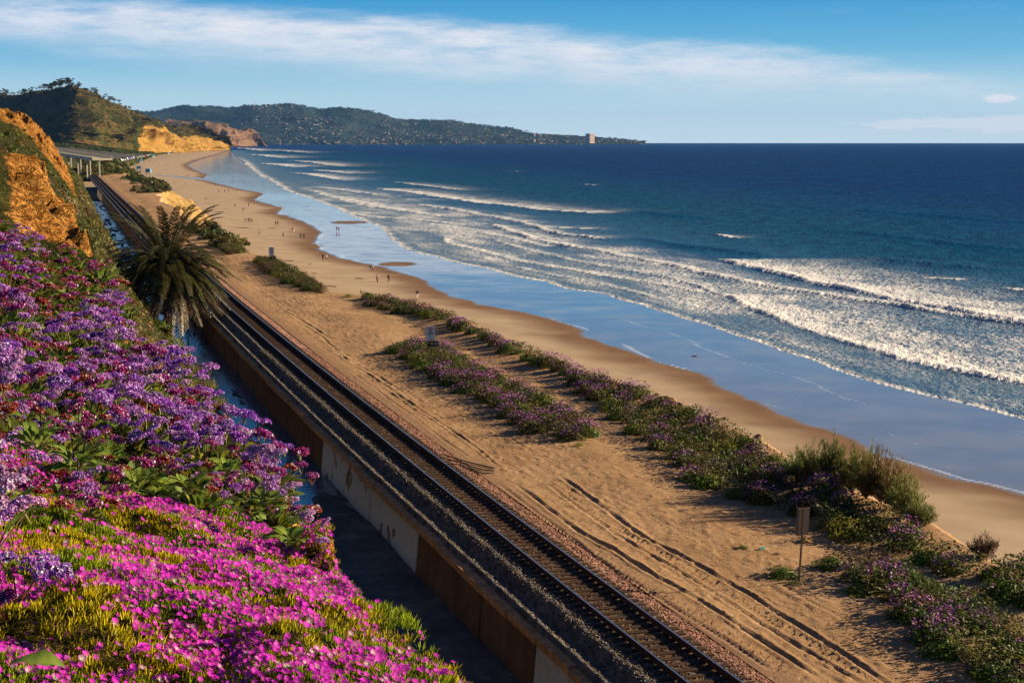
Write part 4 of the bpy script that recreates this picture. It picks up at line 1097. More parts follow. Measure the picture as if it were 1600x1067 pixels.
def build_ice_plant():
    rng = np.random.default_rng(9)
    # succulent sprig: upright three-sided fingers
    tv, tf, tc = [], [], []
    for i in range(6):
        a = i * 2.4; r = .010 + .018 * (i / 6); tl = rng.uniform(.25, .75) * (.3 + i / 6); L = rng.uniform(.8, 1.15); w = .085
        base = np.array([r * math.cos(a) / .05, r * math.sin(a) / .05, 0]); d = np.array([math.sin(tl) * math.cos(a), math.sin(tl) * math.sin(a), math.cos(tl)])
        s1 = np.cross(d, (0, 0, 1.0)); s1 = s1 / (np.linalg.norm(s1) + 1e-6); s2 = np.cross(d, s1); n = len(tv)
        for j in range(3):
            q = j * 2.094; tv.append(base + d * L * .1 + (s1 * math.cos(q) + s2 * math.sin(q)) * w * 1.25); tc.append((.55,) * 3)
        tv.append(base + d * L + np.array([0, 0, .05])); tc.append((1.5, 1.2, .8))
        tf += [(n, n + 1, n + 3), (n + 1, n + 2, n + 3), (n + 2, n, n + 3)]
    tv, tf, tc = np.array(tv), np.array(tf), np.array(tc)

    def inside(s, t):
        x, y = from_st(s, t); b = 15.3 + .8 * fbm(s * .8, t * .8, 5, 3) + np.maximum(t + 18.2, 0) * .1
        return (y < b) & (y > 6.0) & (t < np.interp(s, *TC) + .62 + .25 * fbm(s * 1.4, t * 0, 6, 3)) & (x / y > -.40)
    n = 32000; s = rng.uniform(11.5, 24.5, n); t = rng.uniform(-21.0, -15.4, n); k = inside(s, t); s, t = s[k], t[k]

    def hum(s, t): return np.maximum(.26 * fbm(s / .75, t / .55, 61, 3) + .06, .0)
    keep = (hum(s, t) > -.09) | (rng.random(len(s)) < .85); s, t = s[keep], t[keep]
    p = hill_xyz(s, t); p[:, 2] += hum(s, t)
    m_ = len(s); nz = vn(s / .6, t / .6, 14)
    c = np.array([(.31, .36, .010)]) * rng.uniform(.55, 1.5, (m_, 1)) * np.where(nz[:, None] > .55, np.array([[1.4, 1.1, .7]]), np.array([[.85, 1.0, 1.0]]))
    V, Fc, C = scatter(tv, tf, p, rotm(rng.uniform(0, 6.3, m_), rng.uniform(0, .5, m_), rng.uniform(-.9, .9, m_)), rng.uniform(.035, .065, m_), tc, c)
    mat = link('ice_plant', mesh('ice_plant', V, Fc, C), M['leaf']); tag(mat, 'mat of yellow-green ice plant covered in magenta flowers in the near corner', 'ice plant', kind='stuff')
    # daisies
    fv, ff, fc = [(0, 0, .02)], [], [(1.3, 10, 1.0)]
    np_ = 13
    for j in range(np_):
        a = j * 2 * math.pi / np_; w = .20; n0 = len(fv); r_ = 1.0 - .1 * (j % 2)
        fv += [(r_ * math.cos(a - w), r_ * math.sin(a - w), .22 + .06 * (j % 3)), (r_ * math.cos(a + w), r_ * math.sin(a + w), .22 + .06 * (j % 3))]
        fc += [(1, 1, 1), (1.05, 1.2, 1.05)]; ff += [(0, n0, n0 + 1)]
    c0 = len(fv); fv.append((0, 0, .10)); fc.append((1.2, 22, .5))
    for j in range(5):
        a = j * 2 * math.pi / 5; fv.append((.17 * math.cos(a), .17 * math.sin(a), .06)); fc.append((1.2, 18, .45)); ff.append((c0, c0 + 1 + j, c0 + 1 + (j + 1) % 5))
    fv, ff, fc = np.array(fv), np.array(ff), np.array(fc)
    n = 44000; s = rng.uniform(11.5, 24.5, n); t = rng.uniform(-21.0, -15.5, n)
    dens = sst(vn(s / .55, t / .45, 71) * .65 + vn(s / 1.9, t / 1.3, 72) * .5, .37, .70); k = inside(s, t) & (rng.random(n) < .08 + .92 * dens); s, t = s[k], t[k]
    p = hill_xyz(s, t); p[:, 2] += hum(s, t) + rng.uniform(.038, .065, len(s))
    yaw, tl, td = rng.uniform(0, 6.3, len(s)), rng.uniform(.2, 1.0, len(s)), rng.normal(-.35, .8, len(s)); sc = rng.uniform(.013, .027, len(s))
    D = np.hypot(p[:, 0], p[:, 1]); inv = (np.abs(p[:, 0] / np.maximum(p[:, 1], .1)) < .345) & (p[:, 2] - CZ > -.41 * p[:, 1] * 1.0)
    order = np.argsort(np.where(inv, D, 99)); big = order[:300]; rest = order[300:]
    base = (.50, .006, .52)
    fm = [mesh('flower', fv, ff, fc * np.array(base) * q) for q in (.85, 1.0, 1.15)]
    for me in fm: me.materials.append(M['petal'])
    Rm = rotm(yaw, tl, td)
    for i in big:
        o = link('flower', fm[int(rng.integers(0, 3))], None, mat, p[i], Matrix(Rm[i].tolist()).to_euler(), float(sc[i]))
    col = np.array([base]) * rng.uniform(.55, 1.25, (len(rest), 1)); fd = rng.random(len(rest)) < .1; col[fd] = col[fd] * .6 + np.array((.12, .05, .10))
    V, Fc, C = scatter(fv, ff, p[rest], Rm[rest], sc[rest], fc, col)
    link('flower_carpet', mesh('flower_carpet', V, Fc, C), M['petal'], mat)['kind'] = 'stuff'


build_near_plants(); build_ice_plant()


# ------------------------------------------------------------------ shrubs and grass
def blob_geo(rng, n, rx, rz, size, base, top=None, flowers=0, fcol=None, fsize=.05, upright=.0, shell=.55):
    """dome of leaf-sized faces; optional flower tufts standing above it."""
    d = rng.normal(size=(n, 3)); d[:, 2] = np.abs(d[:, 2]); d /= np.linalg.norm(d, axis=1)[:, None]
    r = rng.uniform(shell, 1.0, n) * (.82 + .36 * vn(np.arctan2(d[:, 1], d[:, 0]) * 1.6 + 9, d[:, 2] * 3, int(rng.integers(0, 99))))
    pos = d * r[:, None] * np.array([rx, rx, rz])
    tv = np.array([(-.5, 0, 0), (0, -.28, .08), (.5, 0, .04), (0, .28, .08)]); tf = np.array([(0, 1, 2), (0, 2, 3)])
    rot = rotm(rng.uniform(0, 6.3, n), np.arccos(np.clip(d[:, 2], -1, 1)) * .8 + rng.uniform(-.7, .7, n) + upright, np.arctan2(d[:, 1], d[:, 0]))
    c = np.array(base) * rng.uniform(.55, 1.5, (n, 1)); y = rng.random(n) < .2; c[y] *= np.array([1.6, 1.25, .7])
    out = [scatter(tv, tf, pos, rot, size * rng.uniform(.6, 1.4, n), None, c)]
    fl = None
    if flowers:
        k = flowers; a = rng.uniform(0, 6.3, k); q = np.sqrt(rng.random(k)) * .95
        fp = np.stack([rx * q * np.cos(a), rx * q * np.sin(a), rz * np.sqrt(np.maximum(0, 1 - q * q)) + rng.uniform(.04, .24, k)], 1)
        P = np.array(fcol); cc = P[rng.integers(0, len(P), k)] * rng.uniform(.7, 1.25, (k, 1))
        ov = np.array([(1, 0, 0), (0, 1, 0), (-1, 0, 0), (0, -1, 0), (0, 0, .55), (.5, .5, .4), (-.5, -.5, .45)]); of = np.array([(0, 5, 4), (5, 1, 4), (1, 2, 4), (2, 6, 4), (6, 3, 4), (3, 0, 4)])
        fl = scatter(ov, of, fp, rotm(rng.uniform(0, 6, k), rng.uniform(0, .5, k), rng.uniform(0, 6, k)), fsize * rng.uniform(.6, 1.4, k), None, cc)
    return out[0], fl


def grass_geo(rng, n, r, h, base, w=.012, lean=.5):
    a = rng.uniform(0, 6.3, n); q = np.sqrt(rng.random(n)) * r; pos = np.stack([q * np.cos(a), q * np.sin(a), 0 * a], 1)
    tv = np.array([(-1, 0, 0), (1, 0, 0), (.6, .12, .55), (-.6, .12, .55), (0, .38, 1.0)]); tf = np.array([(0, 1, 2), (0, 2, 3), (3, 2, 4)])
    sc = np.stack([np.full(n, w), np.full(n, h * .6), h * rng.uniform(.5, 1.2, n)], 1)
    c = np.array(base) * rng.uniform(.55, 1.5, (n, 1))
    return scatter(tv, tf, pos, rotm(rng.uniform(0, 6.3, n), rng.uniform(0, lean, n), a), sc, None, c)


PUR = [(.30, .10, .40), (.40, .16, .44), (.36, .08, .22), (.22, .06, .33), (.46, .22, .44)]
GRN, OLV, YEL = (.075, .115, .020), (.10, .105, .024), (.17, .19, .022)


def shrub_src(name, seed, kind):
    rng = np.random.default_rng(seed); o = empty(name)
    if kind == 'purple': lf, fl = blob_geo(rng, 760, .62, .46, .11, GRN if seed % 2 else OLV, flowers=120, fcol=PUR, fsize=.034)
    elif kind == 'green': lf, fl = blob_geo(rng, 760, .62, .42, .11, (.09, .14, .02), flowers=12, fcol=PUR, fsize=.032)
    elif kind == 'yellow': lf, fl = blob_geo(rng, 700, .6, .55, .075, YEL)
    elif kind == 'brown': lf, fl = blob_geo(rng, 420, .6, .5, .09, (.10, .060, .025))
    elif kind == 'grass': lf, fl = grass_geo(rng, 420, .55, .42, (.17, .14, .05), .011), None
    elif kind == 'ggrass': lf, fl = grass_geo(rng, 420, .55, .38, (.11, .13, .03), .011), None
    link('foliage', mesh('foliage', *lf), M['leaf'], o)
    if fl is not None: link('flowers', mesh('flowers', *fl), M['petal'], o)['kind'] = 'stuff'
    return o


class Stock:
    def __init__(self): self.src = {}; self.used = set()

    def get(self, kind, rng):
        nvar = 4 if kind == 'purple' else 2
        key = (kind, int(rng.integers(0, nvar)))
        if key not in self.src: self.src[key] = shrub_src({'grass': 'grass_tuft', 'ggrass': 'grass_tuft'}.get(kind, 'shrub'), 300 + 17 * key[1] + len(kind) * 3, kind)
        if key in self.used: return dup(self.src[key])
        self.used.add(key); return self.src[key]


STOCK = Stock()


def inpoly(x, y, P):
    r = np.zeros(np.shape(x), bool); n = len(P)
    for i in range(n):
        a, b = P[i], P[(i + 1) % n]
        c = ((a[1] > y) != (b[1] > y)) & (x < (b[0] - a[0]) * (y - a[1]) / (b[1] - a[1] + 1e-12) + a[0]); r ^= c
    return r


def tz(x, y):
    s, t = to_st(x, y); return ground_z(s, t)


STRIPS = [
    ('inner strip between two sandy paths', [(612, 552), (640, 536), (700, 546), (760, 586), (830, 618), (885, 645), (922, 668), (926, 690), (880, 690), (830, 672), (740, 622), (660, 578)], 1.05, {'purple': .62, 'green': .16, 'ggrass': .14, 'yellow': .08}, 1.0),
    ('long strip along the bluff edge', [(562, 467), (600, 470), (680, 492), (760, 532), (850, 570), (930, 602), (1000, 625), (1080, 660), (1150, 690), (1215, 735), (1290, 772), (1350, 800), (1420, 840), (1480, 875), (1545, 905), (1520, 920), (1440, 885), (1350, 855), (1260, 812), (1180, 785), (1100, 758), (1030, 716), (980, 672), (930, 630), (880, 594), (820, 568), (740, 532), (660, 497), (580, 481)], 1.08, {'purple': .6, 'green': .24, 'yellow': .08, 'brown': .08}, 1.0),
    ('grassy strip in the lower right corner', [(1290, 876), (1340, 880), (1400, 886), (1450, 920), (1500, 935), (1560, 970), (1640, 1010), (1640, 1090), (1560, 1075), (1480, 1025), (1420, 985), (1395, 945), (1340, 920)], .95, {'ggrass': .32, 'grass': .10, 'green': .2, 'purple': .2, 'yellow': .08, 'brown': .1}, .85),
    ('clump at the right picture edge', [(1545, 905), (1600, 895), (1660, 905), (1680, 950), (1600, 960), (1560, 935)], .9, {'green': .6, 'purple': .3, 'brown': .1}, .9),
    ('low bank right of the palm', [(400, 405), (432, 412), (470, 430), (505, 452), (500, 460), (455, 445), (425, 432), (405, 418)], 1.1, {'green': .5, 'brown': .4, 'yellow': .1}, 1.1),
    ('small bank beside the palm crown', [(345, 378), (372, 384), (384, 395), (360, 398), (345, 392)], 1.2, {'green': .5, 'brown': .5}, 1.1),
]


def build_strips():
    rng = np.random.default_rng(21)
    what = {'purple': 'purple-flowering shrub', 'green': 'green leafy shrub', 'yellow': 'yellow-green shrub', 'brown': 'brownish shrub', 'grass': 'dry grass tuft', 'ggrass': 'green grass tuft'}
    total = 0

    def side_(x, y): return ' seaward' if to_st(x, y)[1] > np.median(TS) else ' railway'

    def far_(x, y): return ',' + side_(x, y) + ' side' + (', near part' if y < 75 else ', second quarter' if y < 95 else ', third quarter' if y < 120 else ', far part')
    for lab, px, gap, mixk, hs in STRIPS:
        P = wline(px, 14.55); lo, hi = P.min(0), P.max(0); pts = []
        for _ in range(6000):
            x, y = rng.uniform(lo[0], hi[0]), rng.uniform(lo[1], hi[1])
            if not inpoly(x, y, P): continue
            if any((x - a) ** 2 + (y - b) ** 2 < gap * gap * 1.5 for a, b in pts): continue
            pts.append((x, y))
        TS = np.array([float(to_st(*q)[1]) for q in pts]); ks = list(mixk); pr = np.array([mixk[k] for k in ks]); pr /= pr.sum(); cum = np.cumsum(pr)
        for x, y in pts:
            q = (.5 * vn(x / 2.6, y / 3.4, 91) + .25 + .5 * (rng.random() - .5)); k = ks[int(np.searchsorted(cum, np.clip(q * 1.15 - .07, 0, .999)))]
            o = STOCK.get(k, rng); o.location = (x, y, float(tz(x, y)) - .06); o.rotation_euler = (0, 0, rng.uniform(0, 6.3))
            sc = rng.uniform(1.0, 1.6); o.scale = (sc, sc, sc * hs * rng.uniform(.8, 1.3))
            tag(o, what[k] + ' in the ' + lab + far_(x, y), 'shrub' if 'grass' not in k else 'grass', lab); total += 1
        # what grows between the shrubs
        n = int(115 * (hi - lo).prod() ** 1.0); x, y = rng.uniform(lo[0], hi[0], n), rng.uniform(lo[1], hi[1], n); k = inpoly(x, y, P); x, y = x[k], y[k]
        s_, t_ = to_st(x, y); hgt = .42 + .55 * vn(x / 1.3, y / 1.6, 55); z = ground_z(s_, t_) + hgt * np.sqrt(rng.random(len(x)))
        tv = np.array([(-.5, 0, 0), (0, -.3, .1), (.5, 0, .05), (0, .3, .1)]); tf = np.array([(0, 1, 2), (0, 2, 3)]); n = len(x)
        nz = vn(x / 1.6, y / 2.2, 57)[:, None]; c = np.where(nz > .62, np.array([[.12, .115, .03]]), np.where(nz > .3, np.array([[.058, .082, .017]]), np.array([[.085, .055, .03]]))) * rng.uniform(.5, 1.5, (n, 1))
        V, Fc, C = scatter(tv, tf, np.stack([x, y, z], 1), rotm(rng.uniform(0, 6.3, n), rng.uniform(0, 1.3, n), rng.uniform(0, 6.3, n)), rng.uniform(.09, .20, n), None, c)
        tag(link('ground_cover', mesh('ground_cover', V, Fc, C), M['leaf']), 'tangle of low leaves filling the ' + lab, 'ground cover', kind='stuff')
    # single tufts around the sign on the sand
    for i, (u, v, sc, k, lab) in enumerate([(1222, 895, .95, 'green', 'low dark green shrub at the foot of the tall sign post'), (1160, 854, .42, 'green', 'small green tuft on bare sand left of the tall sign'),
                               (1214, 864, .3, 'brown', 'tiny brownish tuft above the shrub at the sign'), (1242, 908, .4, 'ggrass', 'grass tuft at the base of the sign post'), (1345, 840, .6, 'yellow', 'small yellow-green tuft below the edge strip'),
                               (905, 698, .5, 'yellow', 'low yellow-green tuft below the inner strip'), (880, 690, .55, 'ggrass', 'grass tuft at the near tip of the inner strip'), (545, 466, .8, 'yellow', 'bright green tuft at the far tip of the edge strip'), (1298, 874, .6, 'green', 'green tuft at the start of the grassy strip')]):
        x, y = bp(u, v, 14.5); o = STOCK.get(k, rng); o.location = (x, y, float(tz(x, y)) - .05); o.scale = (sc * 1.2, sc * 1.2, sc); o.rotation_euler = (0, 0, i)
        tag(o, lab, 'shrub' if 'grass' not in k else 'grass')
    return total


N_STRIP = build_strips()
print('strip plants', N_STRIP)


def build_slope_cover():
    """scrub on the hillside: too many to count."""
    rng = np.random.default_rng(31)
    n = 5900; s = np.concatenate([60 + 660 * rng.random(2900) ** 1.3, rng.uniform(24, 90, 3000)]); w = rng.random(n) ** .8
    tc = np.interp(s, *TC); t = tc + w * (TF - .2 - tc) - rng.random(n) * 2.5 * (s > 80)
    near = s < 90
    k = (bare(s, t) < .3) & ~(near & (s < 48) & (t < -17.0)) & (t < -7.0); s, t = s[k], t[k]
    p = hill_xyz(s, t); parts = []
    kinds = [((.050, .062, .014), .42), ((.085, .085, .018), .3), ((.085, .050, .022), .18), ((.14, .105, .045), .10)]
    which = np.clip((vn(s / 9, t / 4, 5) * 1.5 - .25 + rng.uniform(-.2, .2, len(s))), 0, .999); cum = np.cumsum([q for _, q in kinds]); wi = np.searchsorted(cum, which)
    for i, (c, _) in enumerate(kinds):
        lf, _f = blob_geo(rng, 46, .8, .62, .30, c, shell=.5)
        j = np.where(wi == i)[0]
        if not len(j): continue
        V, Fc, C = lf; tc_ = C
        sc = rng.uniform(.4, 1.1, len(j)) * (.72 + .75 * sst(s[j], 70, 300))
        parts.append(scatter(V, Fc, p[j], rotm(rng.uniform(0, 6.3, len(j)), .35, math.pi * .1), sc, tc_, rng.uniform(.75, 1.3, (len(j), 1)) * np.ones((1, 3))))
    V, Fc, C = join(parts); tag(link('hillside_scrub', mesh('hillside_scrub', V, Fc, C), M['leaf']), 'low green and brown scrub covering the hillside left of the railway', 'scrub', kind='stuff')


build_slope_cover()


# ------------------------------------------------------------------ palm
def frond_mesh(seed, L, rise, droop, base, nl=34, ll=.55, hang=.35):
    rng = np.random.default_rng(seed); k = np.linspace(0, 1, nl)
    P = np.stack([L * (k * .98 - .12 * droop * k ** 2), 0 * k + .1 * np.sin(k * 2 + seed), L * (rise * k - droop * k ** 2.2)], 1)
    b = MB(); b.tube(P[::3], np.linspace(.045, .008, len(P[::3])), 4, tuple(np.array(base) * 1.5), cap=False)
    T = np.gradient(P, axis=0); T /= np.linalg.norm(T, axis=1)[:, None]
    side = np.cross(T, (0, 0, 1.0)); side /= np.linalg.norm(side, axis=1)[:, None] + 1e-6; up = np.cross(side, T)
    V, Fc, C = [], [], []
    for i in range(3, nl):
        for sg in (-1, 1):
            for rep_ in range(2):
                o = P[i] + T[i] * rng.uniform(-.06, .06); l = ll * math.sin(math.pi * (.12 + .8 * k[i])) ** .6 * rng.uniform(.8, 1.15)
                d = side[i] * sg * .75 + T[i] * (.55 + .3 * k[i]) + up[i] * (.35 - hang * rng.uniform(.8, 1.25)); d /= np.linalg.norm(d)
                w = np.cross(d, up[i]); w = w / (np.linalg.norm(w) + 1e-6) * .034; n = len(V)
                V += [o - w * .6, o + w * .6, o + d * l * .55 + w - np.array((0, 0, .03)), o + d * l * .55 - w - np.array((0, 0, .03)), o + d * l - np.array((0, 0, .10 * l))]
                Fc += [(n, n + 1, n + 2), (n, n + 2, n + 3), (n + 3, n + 2, n + 4)]
                c = np.array(base) * rng.uniform(.6, 1.5); C += [c * .8, c * .8, c, c, c * 1.2]
    b.add(np.array(V), None, np.array(Fc), np.array(C))
    me = b.mesh('frond', colored=True); me.materials.append(M['frond']); return me


def build_palm():
    rng = np.random.default_rng(3)
    s0, t0 = 152.0, -6.7; x, y = from_st(s0, t0); root = empty('palm_tree', (x, y, 12.2), 0, 1.12); tag(root, 'stout date palm with a skirt of dry fronds beside the drainage channel', 'palm tree')
    H = 6.2; b = MB(); k = np.linspace(0, 1, 26); rad = .42 + .06 * np.sin(k * 60) + .10 * sst(k, .75, 1) - .05 * k
    b.tube(np.stack([.06 * np.sin(k * 3), 0 * k, H * k], 1), rad, 12, (.075, .045, .028)); b.build('trunk', M['dry'], root, colored=True)
    g = [frond_mesh(i, 5.9, *p, (.044, .042, .010), 40, .62) for i, p in enumerate([(.95, .5), (.75, .62), (.52, .62), (.3, .54), (.08, .45)])]
    d = [frond_mesh(20 + i, 5.2, *p, c, 38, .6, hang=.6) for i, (p, c) in enumerate([((-.08, .52), (.050, .040, .016)), ((-.28, .7), (.085, .054, .025)), ((-.5, .85), (.13, .082, .04)), ((.0, .5), (.045, .042, .015))])]
    n = 132
    for i in range(n):
        lv = (i / n) ** .8; j = min(4, int(lv * 5)); a = i * 2.39996
        link('frond', g[j], None, root, (.12 * math.cos(a), .12 * math.sin(a), H - .05 - .25 * lv), (rng.uniform(-.25, .25), rng.uniform(-.2, .1) - (.3 if j == 0 else 0), a), rng.uniform(.9, 1.1))
    for i in range(86):
        a = i * 2.39996 + .5; j = i % 4
        link('frond', d[j], None, root, (.2 * math.cos(a), .2 * math.sin(a), H - .3 - .5 * rng.random()), (rng.uniform(-.4, .4), rng.uniform(-.25, .25), a), rng.uniform(.85, 1.1))
    b = MB()
    for i in range(110):
        a = rng.uniform(0, 6.3); z = rng.uniform(3.2, H - .2); r = .42
        b.box((r * math.cos(a), r * math.sin(a), z), (.16, .10, .26), a, np.array((.11, .07, .04)) * rng.uniform(.6, 1.5), .6)
    b.build('leaf_bases', M['dry'], root, colored=True)


build_palm()


# ------------------------------------------------------------------ feathery bushes at the bluff edge
def feathery(seed, h, w, base, trunk=.35, sprays=46, lean=.35):
    rng = np.random.default_rng(seed); root = empty('feathery_bush'); b = MB(); parts = []
    tv = np.array([(-.5, 0, 0), (.5, 0, 0), (.3, .1, .6), (-.3, .1, .6), (0, .3, 1.0)]); tf = np.array([(0, 1, 2), (0, 2, 3), (3, 2, 4)])
    if trunk > 0: b.tube([(0, 0, 0), (.02, 0, trunk * h * .6), (0, .03, trunk * h)], [.05, .04, .03], 6, (.045, .03, .02))
    for i in range(sprays):
        a = rng.uniform(0, 6.3); r = w * math.sqrt(rng.random()); z0 = trunk * h * rng.uniform(.5, 1.0); z1 = h * (1 - .5 * (r / w) ** 2) * rng.uniform(.5, 1.12)
        p0 = np.array([0, 0, z0]); p1 = np.array([r * .5 * math.cos(a), r * .5 * math.sin(a), (z0 + z1) * .5]); p2 = np.array([r * math.cos(a), r * math.sin(a), z1])
        b.tube([p0, p1, p2], [.014, .009, .004], 3, (.07, .045, .025), cap=False)
        n = 34; k = rng.uniform(.35, 1.0, n)[:, None]; pos = (1 - k) ** 2 * p0 + 2 * k * (1 - k) * p1 + k ** 2 * p2 + rng.normal(0, .03 + .05 * (1 - k), (n, 3))
        c = np.array(base) * rng.uniform(.55, 1.5, (n, 1))
        parts.append(scatter(tv, tf, pos, rotm(rng.uniform(0, 6.3, n), rng.uniform(.1, 1.0, n), rng.uniform(0, 6.3, n)), np.stack([np.full(n, .028), np.full(n, .1), rng.uniform(.12, .28, n)], 1), None, c))
    b.build('trunk', M['dry'], root, colored=True); V, Fc, C = join(parts); link('crown', mesh('crown', V, Fc, C), M['leaf'], root); return root


def build_feathery():
    G, B_, Y_ = (.13, .17, .035), (.17, .115, .045), (.17, .175, .04)
    for i, (u, v, top, w, col, tr, sp, lab) in enumerate([
        (1245, 768, 708, .7, G, .2, 26, 'loose green feathery bush left of the small tree on the bluff edge'), (1270, 775, 700, .75, G, .2, 34, 'green feathery bush just left of the small tree'),
        (1298, 782, 692, .55, (.10, .125, .03), .34, 44, 'small feathery tree with a bare dark trunk on the bluff edge'), (1330, 790, 706, .75, Y_, .1, 46, 'yellow-green feathery bush right of the small tree'),
        (1352, 800, 710, .8, Y_, .1, 50, 'tall yellow-green feathery bush in the middle of the thicket'), (1375, 806, 716, .75, B_, .1, 46, 'brownish feathery bush in the thicket on the bluff edge'),
        (1396, 815, 728, .75, B_, .1, 46, 'brown twiggy bush near the right end of the thicket'), (1414, 828, 755, .7, Y_, .05, 42, 'low olive bush sloping down at the thicket end'), (1436, 842, 790, .55, (.14, .15, .04), .05, 36, 'lowest bright olive bush at the right end of the thicket'),
        (1535, 890, 850, .5, (.12, .075, .05), .05, 22, 'thin bare brownish twigs near the right picture edge'), (1225, 752, 735, .5, G, .1, 24, 'little green feathery bush at the left end of the thicket')]):
        p = bp(u, v, 14.3); D = p[1]; h = (v - top) * D / F_PX * 1.02
        o = feathery(500 + i, h, w * 1.35, col, tr, int(sp * 1.8)); o.location = (p[0], p[1], float(tz(*p)) - .1); tag(o, lab, 'bush', 'feathery thicket on the bluff edge')


build_feathery()


# ------------------------------------------------------------------ rocks, kelp, litter, dark tubes
def rock_geo(seed, sx, sy, sz):
    rng = np.random.default_rng(seed); nu, nv = 16, 9; th = np.linspace(0, 2 * math.pi, nu, endpoint=False); ph = np.linspace(.05, math.pi * .62, nv)
    T, Pp = np.meshgrid(th, ph); r = 1 + .35 * fbm(np.cos(T) * 1.7 + 5, np.sin(T) * 1.7 + Pp * 1.5, seed, 3); r = np.round(r * 7) / 7 * .6 + r * .4
    V = np.stack([sx * r * np.sin(Pp) * np.cos(T), sy * r * np.sin(Pp) * np.sin(T), sz * (r * np.cos(Pp) + .15)], -1).reshape(-1, 3); f = []
    for i in range(nv - 1):
        for j in range(nu): f.append((i * nu + j, (i + 1) * nu + j, (i + 1) * nu + (j + 1) % nu, i * nu + (j + 1) % nu))
    top = len(V); V = np.vstack([V, [(0, 0, sz * 1.12)]]); t = [(top, j, (j + 1) % nu) for j in range(nu)]
    return V, [np.array(f), np.array(t)]


M['rock'] = plain('sandstone', (.30, .185, .085), .95, .05, var=.4, scale=3.0, bump=.8)
M['kelp'] = plain('kelp', (.035, .022, .012), .7, .3, var=.4, scale=4)
M['teal'] = plain('teal_plastic', (.02, .45, .36), .4, .5, var=.05)
for i, (u, v, sx, sy, sz, lab) in enumerate([(1040, 642, .9, .6, .55, 'tan sandstone outcrop rising from the shrubs on the bluff edge'), (1058, 650, .6, .5, .5, 'low sandstone block beside the larger outcrop'), (975, 618, .5, .4, .4, 'small sandstone block at the bluff edge among shrubs'),
                                   (1183, 700, .32, .3, .45, 'pointed orange rock at the end of the green hummock'), (1262, 845, .35, .3, .22, 'small pale stone behind the tall sign')]):
    V, f = rock_geo(60 + i, sx, sy, sz); p = bp(u, v, 14.5); o = link('rock', mesh('rock', V, f), M['rock'], None, (p[0], p[1], float(tz(*p)) - .1), (0, 0, i)); tag(o, lab, 'rock')
for i, (u, v, L_) in enumerate([(425, 355, 1.6), (405, 364, 1.0), (445, 406, 2.2), (535, 461, 1.6), (543, 459, 1.2), (570, 461, 1.3), (376, 357, 2.4), (483, 411, .8), (560, 432, 1.0), (312, 333, 3.0), (340, 332, 3.0), (300, 318, 2.5), (1085, 543, .5), (515, 447, 1.6), (490, 427, .9), (332, 349, 2.0), (322, 319, 2.0)]):
    p = bp(u, v, 1.6); V, f = rock_geo(80 + i, L_, L_ * .3, .12); q, _, _ = sdist(np.array([p[0]]), np.array([p[1]]), P_WET)
    o = link('kelp_pile', mesh('kelp_pile', V, f), M['kelp'], None, (p[0], p[1], float(z_beach(q)[0]) - .03), (0, 0, random.uniform(-.4, .4)))
    tag(o, 'dark strand of kelp on the dry sand ' + ['above the walkers', 'beside the lone child', 'left of the walking pair', 'below the cyclists', 'next to the kelp below the cyclists', 'above the tip of the edge strip', 'left of the beach group', 'right of the smaller sign', 'left of the cyclists', 'on the far beach', 'on the far beach below three walkers', 'far left below the yellow bluff', 'at the wet edge right of centre', 'just above the low bank of shrubs', 'near the smaller sign', 'behind the palm crown', 'right of the yellow bluff'][i], 'kelp')
p = bp(1187, 857, 14.5); b = MB(); b.tube([(0, 0, 0), (.14, .05, .02), (.22, .06, .05)], [.05, .06, .03], 8)
tag(b.build('plastic_bottle', M['teal'], None, loc=(p[0], p[1], float(tz(*p)) + .04)), 'small teal piece of litter on the sand beside the tufts', 'litter')
M['dark_tube'] = plain('tube_black', (.02, .018, .018), .6, .3)
for i in range(3):  # three thin dark wavy tubes laid over the ballast
    pts = [(690 + 8 * i, 712 + 7 * i), (712 + 4 * i, 713 + 8 * i), (735, 722 + 6 * i), (755, 725 + 5 * i), (772, 727 + 5 * i)]; P = []
    for j, (u, v) in enumerate(pts):
        q = bp(u, v + 2 * math.sin(j * 2 + i), 14.4); s_, t_ = to_st(*q); P.append((q[0], q[1], max(float(ballast_z(s_, t_)) if t_ < 2.9 else 0, float(ground_z(s_, t_))) + .05))
    o = MB().tube(P, .03, 6).build('dark_tube', M['dark_tube'], smooth=True); tag(o, ['uppermost', 'middle', 'lowest'][i] + ' of three dark wavy tubes lying across the ballast', 'dark_tube')


# ------------------------------------------------------------------ signs
M['post'] = plain('post_steel', (.13, .085, .06), .7, .3, var=.3); M['white'] = plain('sign_white', (.72, .71, .70), .5, .3, var=.05)
M['sback'] = plain('sign_back', (.15, .10, .07), .6, .3, var=.1); M['black'] = plain('sign_black', (.03, .022, .02), .5, .3, var=.1)
M['red'] = plain('sign_red', (.45, .02, .02), .5, .3, var=.05); M['yellow'] = plain('sign_yellow', (.75, .48, .03), .5, .3, var=.05); M['ink'] = plain('sign_ink', (.04, .04, .05), .5, .3, var=.05)


def disc(b, c, r, y, n=18):
    a = np.arange(n) * 2 * math.pi / n; b.add(np.stack([c[0] + r * np.cos(a), 0 * a + y, c[1] + r * np.sin(a)], 1), None, [(0, i, i + 1) for i in range(1, n - 1)])


